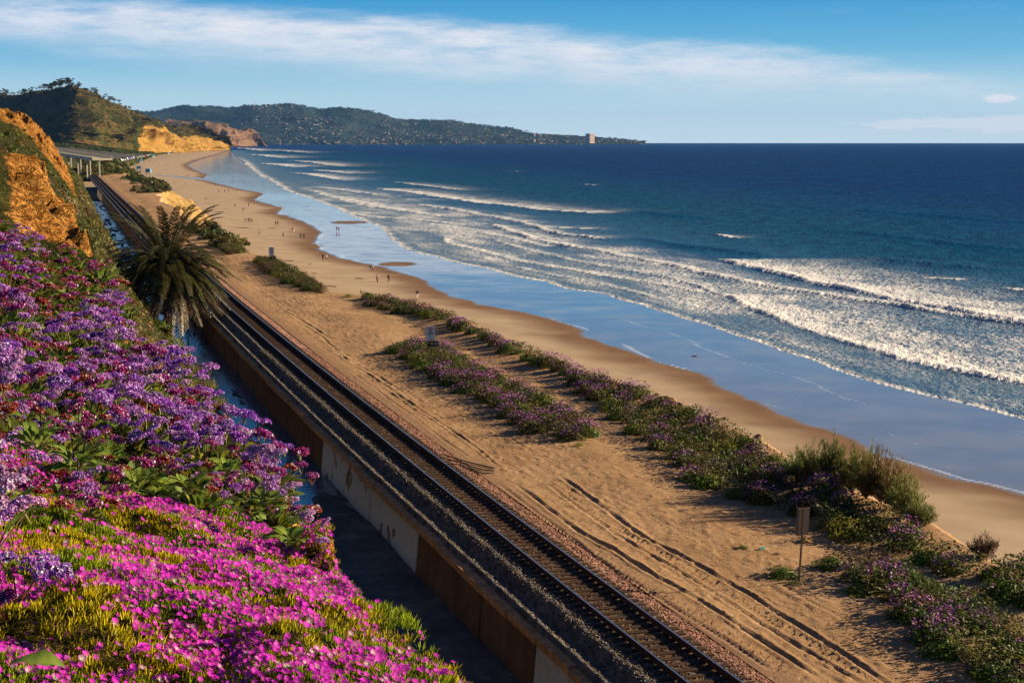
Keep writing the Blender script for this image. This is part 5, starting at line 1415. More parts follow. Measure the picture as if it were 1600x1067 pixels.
def sign_post(u, v, H, rz, lab, back=False):
    p = bp(u, v, 14.4); root = empty('sign', (p[0], p[1], float(tz(*p)) - .05), rz); tag(root, lab, 'sign')
    MB().box((0, 0, H / 2), (.06, .05, H)).build('post', M['post'], root)
    w, h = .62, 1.02; zc = H - h / 2; dx = 0 if back else -.10
    sg = MB().box((dx, .045 if back else -.045, zc), (w * (.8 if back else 1), .02, h)).build('sign_panel', M['sback'] if back else M['white'], root)
    if not back:
        b = MB(); a = np.arange(20) * 2 * math.pi / 20
        for r0, r1 in ((.13, .17),):
            V = np.concatenate([np.stack([dx + r * np.cos(a), 0 * a - .058, zc + .28 + r * np.sin(a)], 1) for r in (r0, r1)]); b.add(V, [(i, (i + 1) % 20, 20 + (i + 1) % 20, 20 + i) for i in range(20)])
        b.add([(dx - .11, -.0585, zc + .36), (dx - .08, -.0585, zc + .385), (dx + .11, -.0585, zc + .20), (dx + .08, -.0585, zc + .175)], [(0, 1, 2, 3)]); b.build('prohibition_ring', M['red'], sg)
        b = MB(); disc(b, (dx, zc + .35), .035, -.057); b.add([(dx - .05, -.057, zc + .31), (dx + .05, -.057, zc + .31), (dx + .04, -.057, zc + .19), (dx - .02, -.057, zc + .19)], [(0, 1, 2, 3)])
        for k, (lw, lz, lh) in enumerate([(.40, .02, .045), (.46, -.05, .045), (.30, -.17, .02), (.36, -.21, .02), (.30, -.41, .02), (.24, -.45, .02)]):
            b.add([(dx - lw / 2, -.057, zc + lz), (dx + lw / 2, -.057, zc + lz), (dx + lw / 2, -.057, zc + lz + lh), (dx - lw / 2, -.057, zc + lz + lh)], [(0, 1, 2, 3)])
        b.build('print', M['ink'], sg)
        zl = H - h - .24; lp = MB().box((.06, -.045, zl), (.80, .02, .42)).build('lower_panel', M['black'], root)
        b = MB(); b.add([(-.12, -.058, zl), (.0, -.058, zl - .13), (.12, -.058, zl), (.0, -.058, zl + .13)], [(0, 1, 2, 3)]); b.build('diamond', M['yellow'], lp)
        b = MB()
        for lz in (-.09, -.02, .05): b.add([(.18, -.058, zl + lz), (.40, -.058, zl + lz), (.40, -.058, zl + lz + .035), (.18, -.058, zl + lz + .035)], [(0, 1, 2, 3)])
        b.add([(-.31, -.058, zl + .02), (-.25, -.058, zl + .02), (-.25, -.058, zl + .12), (-.31, -.058, zl + .12)], [(0, 1, 2, 3)])
        b.build('lettering', M['white'], lp)
    else:
        MB().box((.06, .10, zc - .02), (w * .8, .02, h), .25).build('rear_panel', M['sback'], root)
    return root


sign_post(675, 569, 2.72, .12, 'white warning sign over a black plate standing in the inner shrub strip')
sign_post(426, 424, 2.9, .12, 'white warning sign with black plate on the bluff edge right of the palm')
o = sign_post(1248, 909, 2.82, 1.25, 'sign seen edge-on from behind on a tall brown post in open sand', True); o.rotation_euler = (R(1.0), R(2.4), .25)


# ------------------------------------------------------------------ people
def skin_mesh(name, joints, edges):
    me = bpy.data.meshes.new('tmp'); me.from_pydata([j[:3] for j in joints], edges, []); o = bpy.data.objects.new('tmp', me); COL.objects.link(o)
    md = o.modifiers.new('s', 'SKIN'); md.use_smooth_shade = True
    for i, j in enumerate(joints): me.skin_vertices[0].data[i].radius = (j[3], j[4] if len(j) > 4 else j[3])
    me.skin_vertices[0].data[0].use_root = True
    o.modifiers.new('d', 'SUBSURF').render_levels = 1; o.modifiers['d'].levels = 1
    dg = bpy.context.evaluated_depsgraph_get(); out = bpy.data.meshes.new_from_object(o.evaluated_get(dg)); out.name = name
    bpy.data.objects.remove(o); bpy.data.meshes.remove(me); return out


def person_mesh(name, lf, rf, la, ra, sit=False, lean=0.0):
    """lf/rf: forward swing of the feet, la/ra: of the hands; the figure faces +y."""
    hz = .92
    J = [(0, 0, hz, .15, .11), (0, lean * .4, 1.15, .14, .10), (0, lean, 1.38, .17, .10), (0, lean * 1.1, 1.50, .055), (0, lean * 1.2, 1.60, .085), (0, lean * 1.25, 1.70, .08)]
    E_ = [(0, 1), (1, 2), (2, 3), (3, 4), (4, 5)]
    for sg, f, h in ((-1, lf, la), (1, rf, ra)):
        n = len(J)
        if sit: J += [(sg * .10, .02, hz - .05, .09), (sg * .12, .38, hz - .12 + f, .07), (sg * .11, .30, .48 + f, .05), (sg * .11, .40, .42 + f, .045)]
        else: J += [(sg * .09, 0, hz - .08, .09), (sg * .10, f * .45 + .03, .50, .062), (sg * .10, f, .09, .045), (sg * .11, f + .16, .04, .04)]
        E_ += [(0, n), (n, n + 1), (n + 1, n + 2), (n + 2, n + 3)]
        n = len(J); J += [(sg * .20, lean, 1.38, .06), (sg * .25, lean + h * .35, 1.12, .045), (sg * .24, lean + h, .90 if not sit else 1.02, .035), (sg * .23, lean + h * 1.15, .82 if not sit else 1.0, .03)]
        E_ += [(2, n), (n, n + 1), (n + 1, n + 2), (n + 2, n + 3)]
    me = skin_mesh(name, J, E_)
    for k in ('skin', 'top', 'bottom', 'hair', 'shoe'): me.materials.append(M['skin'])
    for p_ in me.polygons:
        x, y, z = p_.center
        if z > 1.66 or (z > 1.55 and y < lean * 1.2 - .01): i = 3
        elif z > 1.45: i = 0
        elif z > .95 and not (abs(x) > .17 and z < 1.02): i = 1
        elif abs(x) > .17 and z > .7: i = 0
        elif z > .10 if not sit else z > .45: i = 2
        else: i = 4
        p_.material_index = i
    return me


M['skin'] = plain('skin', (.36, .20, .13), .6, .3, var=.05); M['hair'] = plain('hair', (.03, .02, .015), .6, .3); M['shoe'] = plain('shoe', (.05, .045, .045), .6, .3)
CLO = {k: plain('cloth_' + k, c, .9, .1, var=.1) for k, c in dict(black=(.015, .015, .02), navy=(.02, .03, .09), white=(.7, .68, .65), grey=(.16, .16, .17), red=(.42, .03, .03), blue=(.05, .15, .42), tan=(.36, .25, .15), pink=(.5, .2, .25), olive=(.08, .08, .04)).items()}
POSE = [person_mesh('body', .30, -.28, -.22, .25), person_mesh('body', -.22, .26, .2, -.18), person_mesh('body', .02, -.03, .05, .06)]
SITP = person_mesh('body', .16, -.02, .42, .42, True, .22)


def beach_z(p):
    q, _, _ = sdist(np.array([p[0]]), np.array([p[1]]), P_WET); return float(z_beach(q)[0] + curv(p[0], p[1]))


def person(u, v, pose, top, bot, rz, lab, z=None, me=None, bare_legs=False, loc=None):
    if loc is None:
        zz = 1.0
        for _ in range(4): p = bp(u, v, zz); zz = beach_z(p) if z is None else z
        loc = (p[0], p[1], zz)
    me = me or POSE[pose]; o = link('person', me, None, None, loc, (0, 0, rz), random.uniform(.95, 1.04))
    for i, mt in enumerate((M['skin'], CLO[top], M['skin'] if bare_legs else CLO[bot], M['hair'], M['shoe'])): o.material_slots[i].link = 'OBJECT'; o.material_slots[i].material = mt
    tag(o, lab, 'person', 'people on the beach'); return o


FOLK = [(652, 467, 1, 'black', 'white', .2, 'person in black top and pale trousers walking alone nearest the shrubs'),
        (504.5, 407.5, 0, 'black', 'black', .3, 'person all in black, left of the pair by the shallow pool'), (510, 408, 1, 'white', 'grey', .3, 'person in white, right of the pair by the shallow pool'),
        (579, 424, 0, 'blue', 'grey', 2.6, 'person in blue, left of the pair at the wet edge above the cyclists'), (582.5, 424.5, 1, 'white', 'navy', 2.6, 'person in white, right of the pair at the wet edge above the cyclists'),
        (470, 373, 0, 'black', 'navy', .2, 'person in black, left of the dark pair on dry sand'), (475, 373, 2, 'navy', 'black', .2, 'person in navy, right of the dark pair on dry sand'),
        (442.5, 371, 2, 'grey', 'black', .1, 'small figure in grey standing alone left of the dark pair'), (405.7, 364, 2, 'tan', 'grey', 1.0, 'figure in tan alone by the kelp strands'),
        (457, 363, 0, 'blue', 'tan', .2, 'person in blue, left of the light-dressed pair'), (459.5, 363, 1, 'white', 'white', .2, 'person in white, right of the light-dressed pair'),
        (430.5, 352.5, 0, 'olive', 'black', .2, 'person in olive, left of the pair on middle sand'), (434, 352.5, 1, 'black', 'black', .2, 'person in black, right of the pair on middle sand'),
        (526, 362, 0, 'navy', 'red', .2, 'person in navy top and red trousers wading on the wet sand'), (529.5, 362, 1, 'red', 'black', .2, 'person in red wading beside the navy-topped one'),
        (383.7, 348, 0, 'black', 'red', .2, 'person in black and red, leftmost of the group of four'), (388, 347, 1, 'navy', 'navy', .2, 'person in navy, second of the group of four'), (390.5, 348, 2, 'pink', 'black', .2, 'person in pink, third of the group of four'), (393.5, 348, 0, 'red', 'navy', .2, 'person in red, rightmost of the group of four'),
        (367, 324, 2, 'black', 'black', .6, 'dark bulky figure alone in the middle of the far sand'), (388.5, 323, 1, 'grey', 'black', .2, 'figure in grey at the tide pool edge'), (380, 331, 2, 'navy', 'grey', .2, 'figure in navy at the lower tide pool'),
        (398, 312.5, 0, 'black', 'navy', .2, 'dark figure, left of the pair near the upper pool'), (401, 312.5, 1, 'grey', 'black', .2, 'grey figure, right of the pair near the upper pool'), (322, 313, 1, 'tan', 'black', .2, 'figure in tan alone right of the yellow bluff'),
        (342, 301, 0, 'black', 'black', .2, 'dark figure, leftmost of three far walkers'), (351, 301, 1, 'navy', 'black', .2, 'navy figure, middle of three far walkers'), (357, 300.7, 0, 'olive', 'black', .2, 'olive figure, rightmost of three far walkers'),
        (337, 291, 2, 'black', 'navy', .2, 'dark figure, left of a pair on the far beach'), (339.5, 291, 1, 'black', 'grey', .2, 'dark figure, right of a pair on the far beach'), (309.5, 284, 0, 'black', 'black', .2, 'dark figure alone beside the creek mouth'),
        (363, 284, 2, 'red', 'black', .2, 'reddish figure standing in the far shallows'), (290, 289.5, 1, 'tan', 'grey', .2, 'tan figure below the creek'), (272, 288, 0, 'navy', 'grey', .2, 'navy figure below the creek left of the tan one'),
        (291, 276, 1, 'black', 'navy', .2, 'dark figure, left of a pair at the creek'), (293.5, 276, 0, 'navy', 'black', .2, 'navy figure, right of a pair at the creek'), (250, 274.5, 1, 'black', 'black', .2, 'dark figure right of the nearest lifeguard tower'),
        (234, 266, 2, 'black', 'black', .2, 'dark figure above the nearest lifeguard tower'), (260, 259, 0, 'navy', 'black', .2, 'navy figure on the far sand beyond the creek'), (248, 256.5, 1, 'red', 'black', .2, 'red figure on the far sand by the cars'), (279, 249, 2, 'black', 'black', .2, 'dark figure on the farthest sand under the cliffs'), (301, 251, 0, 'grey', 'black', .2, 'grey figure at the far sand spit')]
for f_ in FOLK: person(*f_)
q_ = bp(237.5, 291, 14.4); s_, t_ = to_st(*q_); person(237.5, 291, 1, 'white', 'black', .5, 'person in white on the path over the yellow bluff', loc=(q_[0], q_[1], float(ground_z(s_, t_))))


def bicycle(u, v, rz, top, lab, lab2):
    p = bp(u, v, 1.6)
    for _ in range(4): zz = beach_z(p); p = bp(u, v, zz)
    root = empty('bicycle', (p[0], p[1], zz), rz); tag(root, lab, 'bicycle', 'bicycles on the sand'); a = np.linspace(0, 2 * math.pi, 19)
    for yy in (-.52, .52): MB().tube(np.stack([0 * a, yy + .34 * np.cos(a), .34 + .34 * np.sin(a)], 1), .03, 5, cap=False).build('wheel', M['black'], root, smooth=True)
    b = MB()
    for A, B in (((0, -.52, .34), (0, -.05, .30)), ((0, -.05, .30), (0, -.18, .86)), ((0, -.05, .30), (0, .36, .78)), ((0, -.14, .74), (0, .36, .80)), ((0, .52, .34), (0, .36, .98)), ((0, -.52, .34), (0, -.14, .74)), ((-.26, .30, 1.0), (.26, .30, 1.0))): b.tube([A, B], .022, 5)
    b.build('frame', CLO['red'], root); MB().box((0, -.2, .88), (.14, .24, .06)).build('saddle', M['black'], root)
    person(u, v, 0, top, 'navy', rz, lab2, me=SITP, loc=(p[0] - math.sin(rz) * -.2 * 1, p[1] + math.cos(rz) * -.2, zz + .02))


bicycle(589.5, 441, .25, 'pink', 'bicycle on the sand, left of two', 'cyclist in pink riding the left of two bicycles')
bicycle(607, 441, -.2, 'black', 'bicycle on the sand, right of two', 'cyclist in black riding the right of two bicycles')


# ------------------------------------------------------------------ shrubs on the near slope and at the palm
def slope_shrubs():
    rng = np.random.default_rng(77)
    for i, (s_, t_, sc, k, lab) in enumerate([
        (139, -7.6, 2.3, 'yellow', 'yellow-green bush at the foot of the slope in front of the palm'), (131, -7.3, 2.1, 'yellow', 'yellow-green bush nearest the channel in front of the palm'), (147, -8.0, 2.4, 'green', 'dark green bush under the palm skirt'),
        (123, -7.3, 2.2, 'grass', 'tan dry grass on the channel edge below the yellow-green bushes'), (116, -7.3, 2.2, 'grass', 'second clump of tan dry grass nearer the camera by the channel'), (109, -7.5, 2.1, 'grass', 'third clump of tan dry grass by the channel'), (149, -7.0, 1.3, 'brown', 'brown bush at the base of the palm trunk'),
        (23.6, -16.6, .55, 'brown', 'dry brown bush hanging over the channel right of the bright green plant'), (21.2, -16.2, .5, 'brown', 'dry brown bush at the right rim of the ice plant'), (18.6, -15.9, .6, 'brown', 'rust brown bush below the ice plant at the bottom of the picture'), (25.4, -16.9, .5, 'grass', 'pale dry grass on the rim above the stream'),
        (80, -8.6, 1.7, 'brown', 'brown bush low on the slope beside the stream'), (86, -8.6, 1.6, 'grass', 'tan grass low on the slope beside the stream'), (74, -9.4, 1.6, 'yellow', 'olive bush on the slope above the stream bend'),
        (28.5, -16.8, .6, 'grass', 'dry grass among lavender on the rim halfway to the palm'), (26.9, -16.5, .55, 'brown', 'dry twiggy bush on the rim above the blue stream')]):
        p = hill_xyz(s_, t_); o = STOCK.get(k, rng); o.location = tuple(p - np.array((0, 0, .1))); o.rotation_euler = (0, .2, i); o.scale = (sc, sc, sc * .9)
        tag(o, lab, 'bush' if 'grass' not in k else 'grass')


slope_shrubs()


# ------------------------------------------------------------------ far things: bridge, cars, lifeguard towers, trees, houses
M['conc'] = plain('bridge_concrete', (.42, .37, .29), .8, .2, var=.1, scale=.5); M['lg_blue'] = plain('tower_blue', (.10, .30, .48), .6, .3, var=.1); M['glass'] = plain('dark_glass', (.03, .04, .05), .2, .6, var=.05); M['tyre'] = plain('tyre', (.015, .015, .015), .9, .1)


def build_bridge():
    A, B = at(60, 232.5, 800), at(160, 247.5, 690); d = B - A; L_ = math.hypot(d[0], d[1]); a = math.atan2(d[1], d[0]); ux = d / np.linalg.norm(d[:2])
    root = empty('road_bridge', (A[0], A[1], 13)); tag(root, 'pale concrete road bridge on columns crossing over the railway', 'bridge'); off = -np.array((A[0], A[1], 13))
    nrm = np.array((-d[1], d[0], 0)) / L_ * 4.5

    def prism(name, zt, zb, w0, w1, x0=0.0, x1=1.0):
        P = [A + d * k + nrm * w + np.array((0, 0, z)) + off for k in (x0, x1) for (w, z) in ((w0, zb), (w1, zb), (w1, zt), (w0, zt))]
        MB().add(P, [(0, 1, 2, 3), (7, 6, 5, 4), (0, 4, 5, 1), (1, 5, 6, 2), (2, 6, 7, 3), (3, 7, 4, 0)]).build(name, M['conc'], root)
    prism('deck', 0, -.9, -1, 1)
    for w in (-1.0, .92):
        prism('rail_beam', 1.15, .95, w, w + .08); prism('rail_beam', .7, .55, w, w + .08); prism('kerb', .28, .002, w - .01, w + .1)
        for k in np.linspace(.01, .99, 26): prism('baluster', .949, .281, w + .01, w + .07, k, k + .004)
    for k in (.30, .45, .60, .74, .87):
        for w in (-.7, .55):
            p = A + d * k + nrm * (w + .07) + off; H = p[2] - 1.6
            MB().box((p[0], p[1], H / 2 - .0), (.6, .6, H), a).build('column', M['conc'], root)
        prism('cross_beam', -.901, -1.7, -.95, .95, k - .008, k + .008)


def car_mesh(kind):
    b = MB(); L_, W_, H_ = (4.5, 1.8, 1.45) if kind == 'car' else (5.1, 2.0, 2.2)
    prof = [(-L_ / 2, .35), (-L_ / 2, .85), (-L_ * .36, .95), (-L_ * .27, H_), (L_ * .22, H_), (L_ * .36, .98), (L_ / 2, .85), (L_ / 2, .35)]
    V = [(x, y * (W_ / 2 if z < 1 else W_ / 2 * .86), z) for y in (-1, 1) for x, z in prof]; n = 8
    b.add(V, [(i, (i + 1) % n, n + (i + 1) % n, n + i) for i in range(n)], [(0, i + 1, i) for i in range(1, n - 1)] + [(n, n + i, n + i + 1) for i in range(1, n - 1)]); body = b.mesh('body')
    g = MB()
    for y in (-1, 1): g.add([(x, y * (W_ / 2 * .93 + .03), z) for x, z in ((-L_ * .30, 1.0), (-L_ * .22, H_ - .12), (L_ * .18, H_ - .12), (L_ * .29, 1.0))], [(0, 1, 2, 3)])
    w = MB().tube([(0, -.1, 0), (0, .1, 0)], .33, 10).mesh('wheel')
    w['dx'] = L_ * .3; w['dy'] = W_ / 2 - .09
    return body, g.mesh('windows'), w


def build_cars():
    PA = {k: plain('paint_' + k, c, .25, .6, var=.03) for k, c in dict(white=(.75, .75, .74), silver=(.45, .46, .47), black=(.02, .02, .022), red=(.4, .03, .03), blue=(.05, .12, .35)).items()}
    src = {}
    for kind in ('car', 'van'):
        bm, gm, wm = car_mesh(kind)
        for pk, pm in PA.items():
            me = bm.copy(); me.materials.append(pm); src[kind, pk] = (me, gm, wm)
        gm.materials.append(M['glass']); wm.materials.append(M['tyre'])
    order = ['white', 'white', 'silver', 'white', 'blue', 'white', 'white', 'black', 'white', 'silver', 'white', 'white', 'red', 'white', 'white', 'silver', 'black', 'white']
    P0 = [(187, 252.5, 1560), (200, 249.5, 1750), (214, 247, 2080), (228, 244.2, 2550), (236, 242.8, 2850)]
    W = np.array([at(*p) for p in P0]); k = np.linspace(0, 4, len(order)); X = np.stack([np.interp(k, np.arange(5), W[:, c]) for c in range(3)], -1)
    pos = ['nearest', 'second', 'third', 'fourth', 'fifth', 'sixth', 'seventh', 'eighth', 'ninth', 'tenth', 'eleventh', 'twelfth', 'thirteenth', 'fourteenth', 'fifteenth', 'sixteenth', 'seventeenth', 'farthest']
    for i, c in enumerate(order):
        kind = 'van' if i % 3 == 0 else 'car'; d = X[min(i + 1, len(X) - 1)] - X[max(i - 1, 0)]; me, g, w = src[kind, c]
        o = empty('parked_' + kind, X[i] + np.array((0, 0, .1)), math.atan2(d[1], d[0]) + 1.2); tag(o, '%s %s, %s in the parked row behind the far beach' % (c, kind, pos[i]), kind, 'vehicles parked behind the far beach'); o.scale = (1.25,) * 3
        link('body', me, None, o); link('windows', g, None, o); [link('wheel', w, None, o, (x_ * w['dx'], y_ * w['dy'], .33)) for x_ in (-1, 1) for y_ in (-1, 1)]
    lot = band('parking_strip', [(183, 254.5, 1500), (199, 251.5, 1700), (213, 249, 2000), (228, 246, 2500), (240, 243.5, 2900)], [(183, 250.5, 1620), (199, 247.8, 1800), (214, 245.6, 2150), (229, 243.2, 2620), (242, 242.2, 3000)], M['asphalt'], 40)


def build_towers():
    for i, (u, v, lab) in enumerate([(232, 276, 'nearest blue lifeguard tower beside the creek'), (217, 270.5, 'second blue lifeguard tower at the foot of the embankment'), (220, 257, 'third blue lifeguard tower below the parked cars'), (239, 248.5, 'fourth blue lifeguard tower in front of the parked row'), (262, 243.5, 'fifth lifeguard tower near the cliff foot'), (269.5, 239.5, 'farthest small lifeguard tower under the golden cliff')]):
        p = bp(u, v, 2.8); o = empty('lifeguard_tower', (p[0], p[1], 2.7 + curv(p[0], p[1])), .3 * i, 1.5); tag(o, lab, 'lifeguard tower', 'lifeguard towers')
        MB().box((0, 0, 3.1), (2.4, 2.4, 1.6)).build('cabin', M['lg_blue'], o); MB().box((0, 0, 4.02), (3.0, 3.0, .22), 0, None, .85).build('roof', M['lg_blue'], o)
        MB().box((0, 0, 2.2), (3.2, 3.2, .18)).build('deck', M['conc'], o); MB().box((0, -1.21, 3.3), (1.6, .04, .6)).build('window', M['glass'], o)
        for x in (-1, 1):
            for y in (-1, 1): MB().box((x, y, 1.05), (.2, .2, 2.1)).build('leg', M['conc'], o)


def build_pines():
    rng = np.random.default_rng(12); src = []
    for v in range(5):
        o = empty('pine_tree'); b = MB(); h = 9 + 3 * rng.random(); lean = rng.uniform(-1.5, 1.5)
        b.tube([(0, 0, -1), (lean * .4, 0, h * .4), (lean, 0, h * .8)], [.45, .35, .2], 5, (.04, .03, .02)); parts = []
        for i in range(7):
            a = rng.uniform(0, 6.3); r = rng.uniform(.8, 4.4); c = np.array([lean + r * math.cos(a), r * math.sin(a), h * rng.uniform(.5, 1.0)])
            b.tube([(lean * .6, 0, h * .5), c - np.array((0, 0, .4))], [.15, .06], 4, (.04, .03, .02)); lf, _ = blob_geo(rng, 70, rng.uniform(2.2, 3.4), rng.uniform(1.1, 1.9), 1.1, (.022, .032, .010)); parts.append((lf[0] + c, lf[1], lf[2]))
        b.build('trunk', M['dry'], o, colored=True); V, Fc, C = join(parts); link('crown', mesh('crown', V, Fc, C), M['leaf'], o); src.append(o)
    # along the crest of the headland
    k = int(round(150 * 3 / 4.0)); ridge = TG[k - 2]; us = np.interp(np.linspace(0, 15, 420), np.arange(16), U1); n = 0; used = [False] * 5
    spots = list(np.linspace(-30, 100, 44) + rng.uniform(-2, 2, 44)) + list(rng.uniform(70, 165, 34)) + list(rng.uniform(165, 235, 8))
    for u in sorted(spots):
        j = int(np.argmin(np.abs(us - u))); row = TG[k - int(rng.integers(0, 12)), j] if rng.random() < .5 else ridge[j]
        v = n % 5; o = src[v] if not used[v] else dup(src[v]); used[v] = True
        o.location = tuple(row); o.rotation_euler = (0, 0, rng.uniform(0, 6.3)); o.scale = (rng.uniform(.6, 1.25) * (1.25 if 70 < u < 110 else 1.0),) * 3
        tag(o, ('dark pine at the left end of the headland ridge' if u < 60 else 'dark pine on the summit of the headland' if u < 125 else 'dark pine on the ridge sloping down towards the sea'), 'pine tree', 'pines along the headland ridge'); n += 1
    # scrub on the headland
    m_ = 2300; i = rng.integers(20, 118, m_); j = rng.integers(5, 400, m_); p = TG[i, j] + rng.normal(0, 6, (m_, 3)) * np.array((1, 1, .05)); u = us[j]; bb = bar_[i, j]
    p = p[bb < .35]; m_ = len(p); lf, _ = blob_geo(rng, 26, 3.4, 2.2, 2.4, (1, 1, 1))
    c = np.where(vn(p[:, 0] / 90, p[:, 1] / 90, 8)[:, None] > .55, np.array([[.075, .058, .020]]), np.array([[.045, .050, .013]])) * rng.uniform(.5, 1.4, (m_, 1))
    V, Fc, C = scatter(lf[0], lf[1], p, rotm(rng.uniform(0, 6, m_), 0, 0), rng.uniform(.4, 1.3, m_), None, c)
    tag(link('headland_scrub', mesh('headland_scrub', V, Fc, C), M['leaf']), 'dark scrub dotted over the headland slopes', 'scrub', kind='stuff')
    # scrub on the low ground, embankment and bluff tops
    P = []
    for (u0, u1, v0, v1, D0, D1, nn) in [(150, 215, 252, 284, 720, 800, 420), (60, 150, 250, 275, 740, 800, 200)]:
        pass
    q = [at(rng.uniform(128, 222), 0, 0) for _ in range(0)]


def build_far_scrub():
    rng = np.random.default_rng(15); e = bpy.data.objects['embankment'].data; V = np.array([v.co[:] for v in e.vertices]); i = rng.integers(0, len(V), 900); p = V[i] + rng.normal(0, 1.0, (900, 3)) * np.array((1, 1, .1))
    # shrubs on the outer rim of the terrace far off
    s_ = np.concatenate([rng.uniform(490, 690, 420), rng.uniform(240, 300, 60)]); te = np.interp(s_, *TE); t_ = te - np.abs(rng.normal(0, 3.2, len(s_))) + 2.5 * rng.random(len(s_))
    kp = t_ > 6.5; s_, t_ = s_[kp], t_[kp]; x, y = from_st(s_, t_); p = np.vstack([p, np.stack([x, y, ground_z(s_, t_)], 1)]); n = len(p)
    lf, _ = blob_geo(rng, 40, 1.2, .95, .7, (1, 1, 1)); c = np.where(vn(p[:, 0] / 12, p[:, 1] / 12, 8)[:, None] > .5, np.array([[.075, .062, .020]]), np.array([[.040, .052, .014]])) * rng.uniform(.5, 1.5, (n, 1))
    V, Fc, C = scatter(lf[0], lf[1], p, rotm(rng.uniform(0, 6, n), 0, 0), rng.uniform(.6, 1.5, n), None, c)
    tag(link('bluff_scrub', mesh('bluff_scrub', V, Fc, C), M['leaf']), 'olive scrub on the embankment and on top of the yellow bluff', 'scrub', kind='stuff')
    # verge of the coast road
    n = 700; k = rng.random(n); u = rng.uniform(60, 240, n); P = []
    for uu, kk in zip(u, k):
        lo = (np.interp(uu, [60, 110, 160, 195, 216, 240], [226.3, 230.8, 236, 240.5, 241, 240.8]), np.interp(uu, [60, 110, 160, 195, 216, 240], [1950, 1950, 2000, 2150, 2450, 2950])); hi = (np.interp(uu, [60, 120, 170, 205, 245], [224, 227, 232, 236, 239]), np.interp(uu, [60, 120, 170, 205, 245], [2450, 2600, 2800, 3000, 3200]))
        P.append(at(uu, lo[0] * (1 - kk) + hi[0] * kk, lo[1] * (1 - kk) + hi[1] * kk))
    p = np.array(P); c = np.array([[.05, .065, .014]]) * rng.uniform(.5, 1.7, (n, 1)); lf, _ = blob_geo(rng, 20, 3.0, 2.0, 2.2, (1, 1, 1))
    V, Fc, C = scatter(lf[0], lf[1], p, rotm(rng.uniform(0, 6, n), 0, 0), rng.uniform(.5, 1.6, n), None, c)
    tag(link('verge_scrub', mesh('verge_scrub', V, Fc, C), M['leaf']), 'green bushes along the coast road below the headland', 'scrub', kind='stuff')


def house_mesh(seed):
    rng = np.random.default_rng(seed); w, d, h = rng.uniform(16, 30), rng.uniform(14, 22), rng.uniform(6, 11); b = MB()
    wall = np.array([(.30, .27, .24), (.26, .20, .16), (.40, .38, .35), (.20, .14, .11), (.30, .23, .19)])[seed % 5]; roof = np.array([(.26, .12, .08), (.30, .28, .27), (.22, .15, .11), (.4, .38, .36), (.28, .14, .09)])[seed % 5]
    b.box((0, 0, h / 2 - 3), (w, d, h + 6), 0, wall)
    x, y = w / 2 + .8, d / 2 + .8; r = h * .38 if seed % 3 else .8
    b.add([(-x, -y, h), (x, -y, h), (x, y, h), (-x, y, h), (-x * .6, 0, h + r), (x * .6, 0, h + r)], [(0, 1, 5, 4), (2, 3, 4, 5)], [(1, 2, 5), (3, 0, 4)], roof)
    for k in range(3): b.box((w * (-.3 + .3 * k), -d / 2 - .05, h * .55), (w * .14, .3, h * .3), 0, (.05, .06, .08))
    for k in range(2): b.box((w / 2 + .05, d * (-.2 + .4 * k), h * .55), (.3, d * .16, h * .3), 0, (.05, .06, .08))
    return b.mesh('house', colored=True)


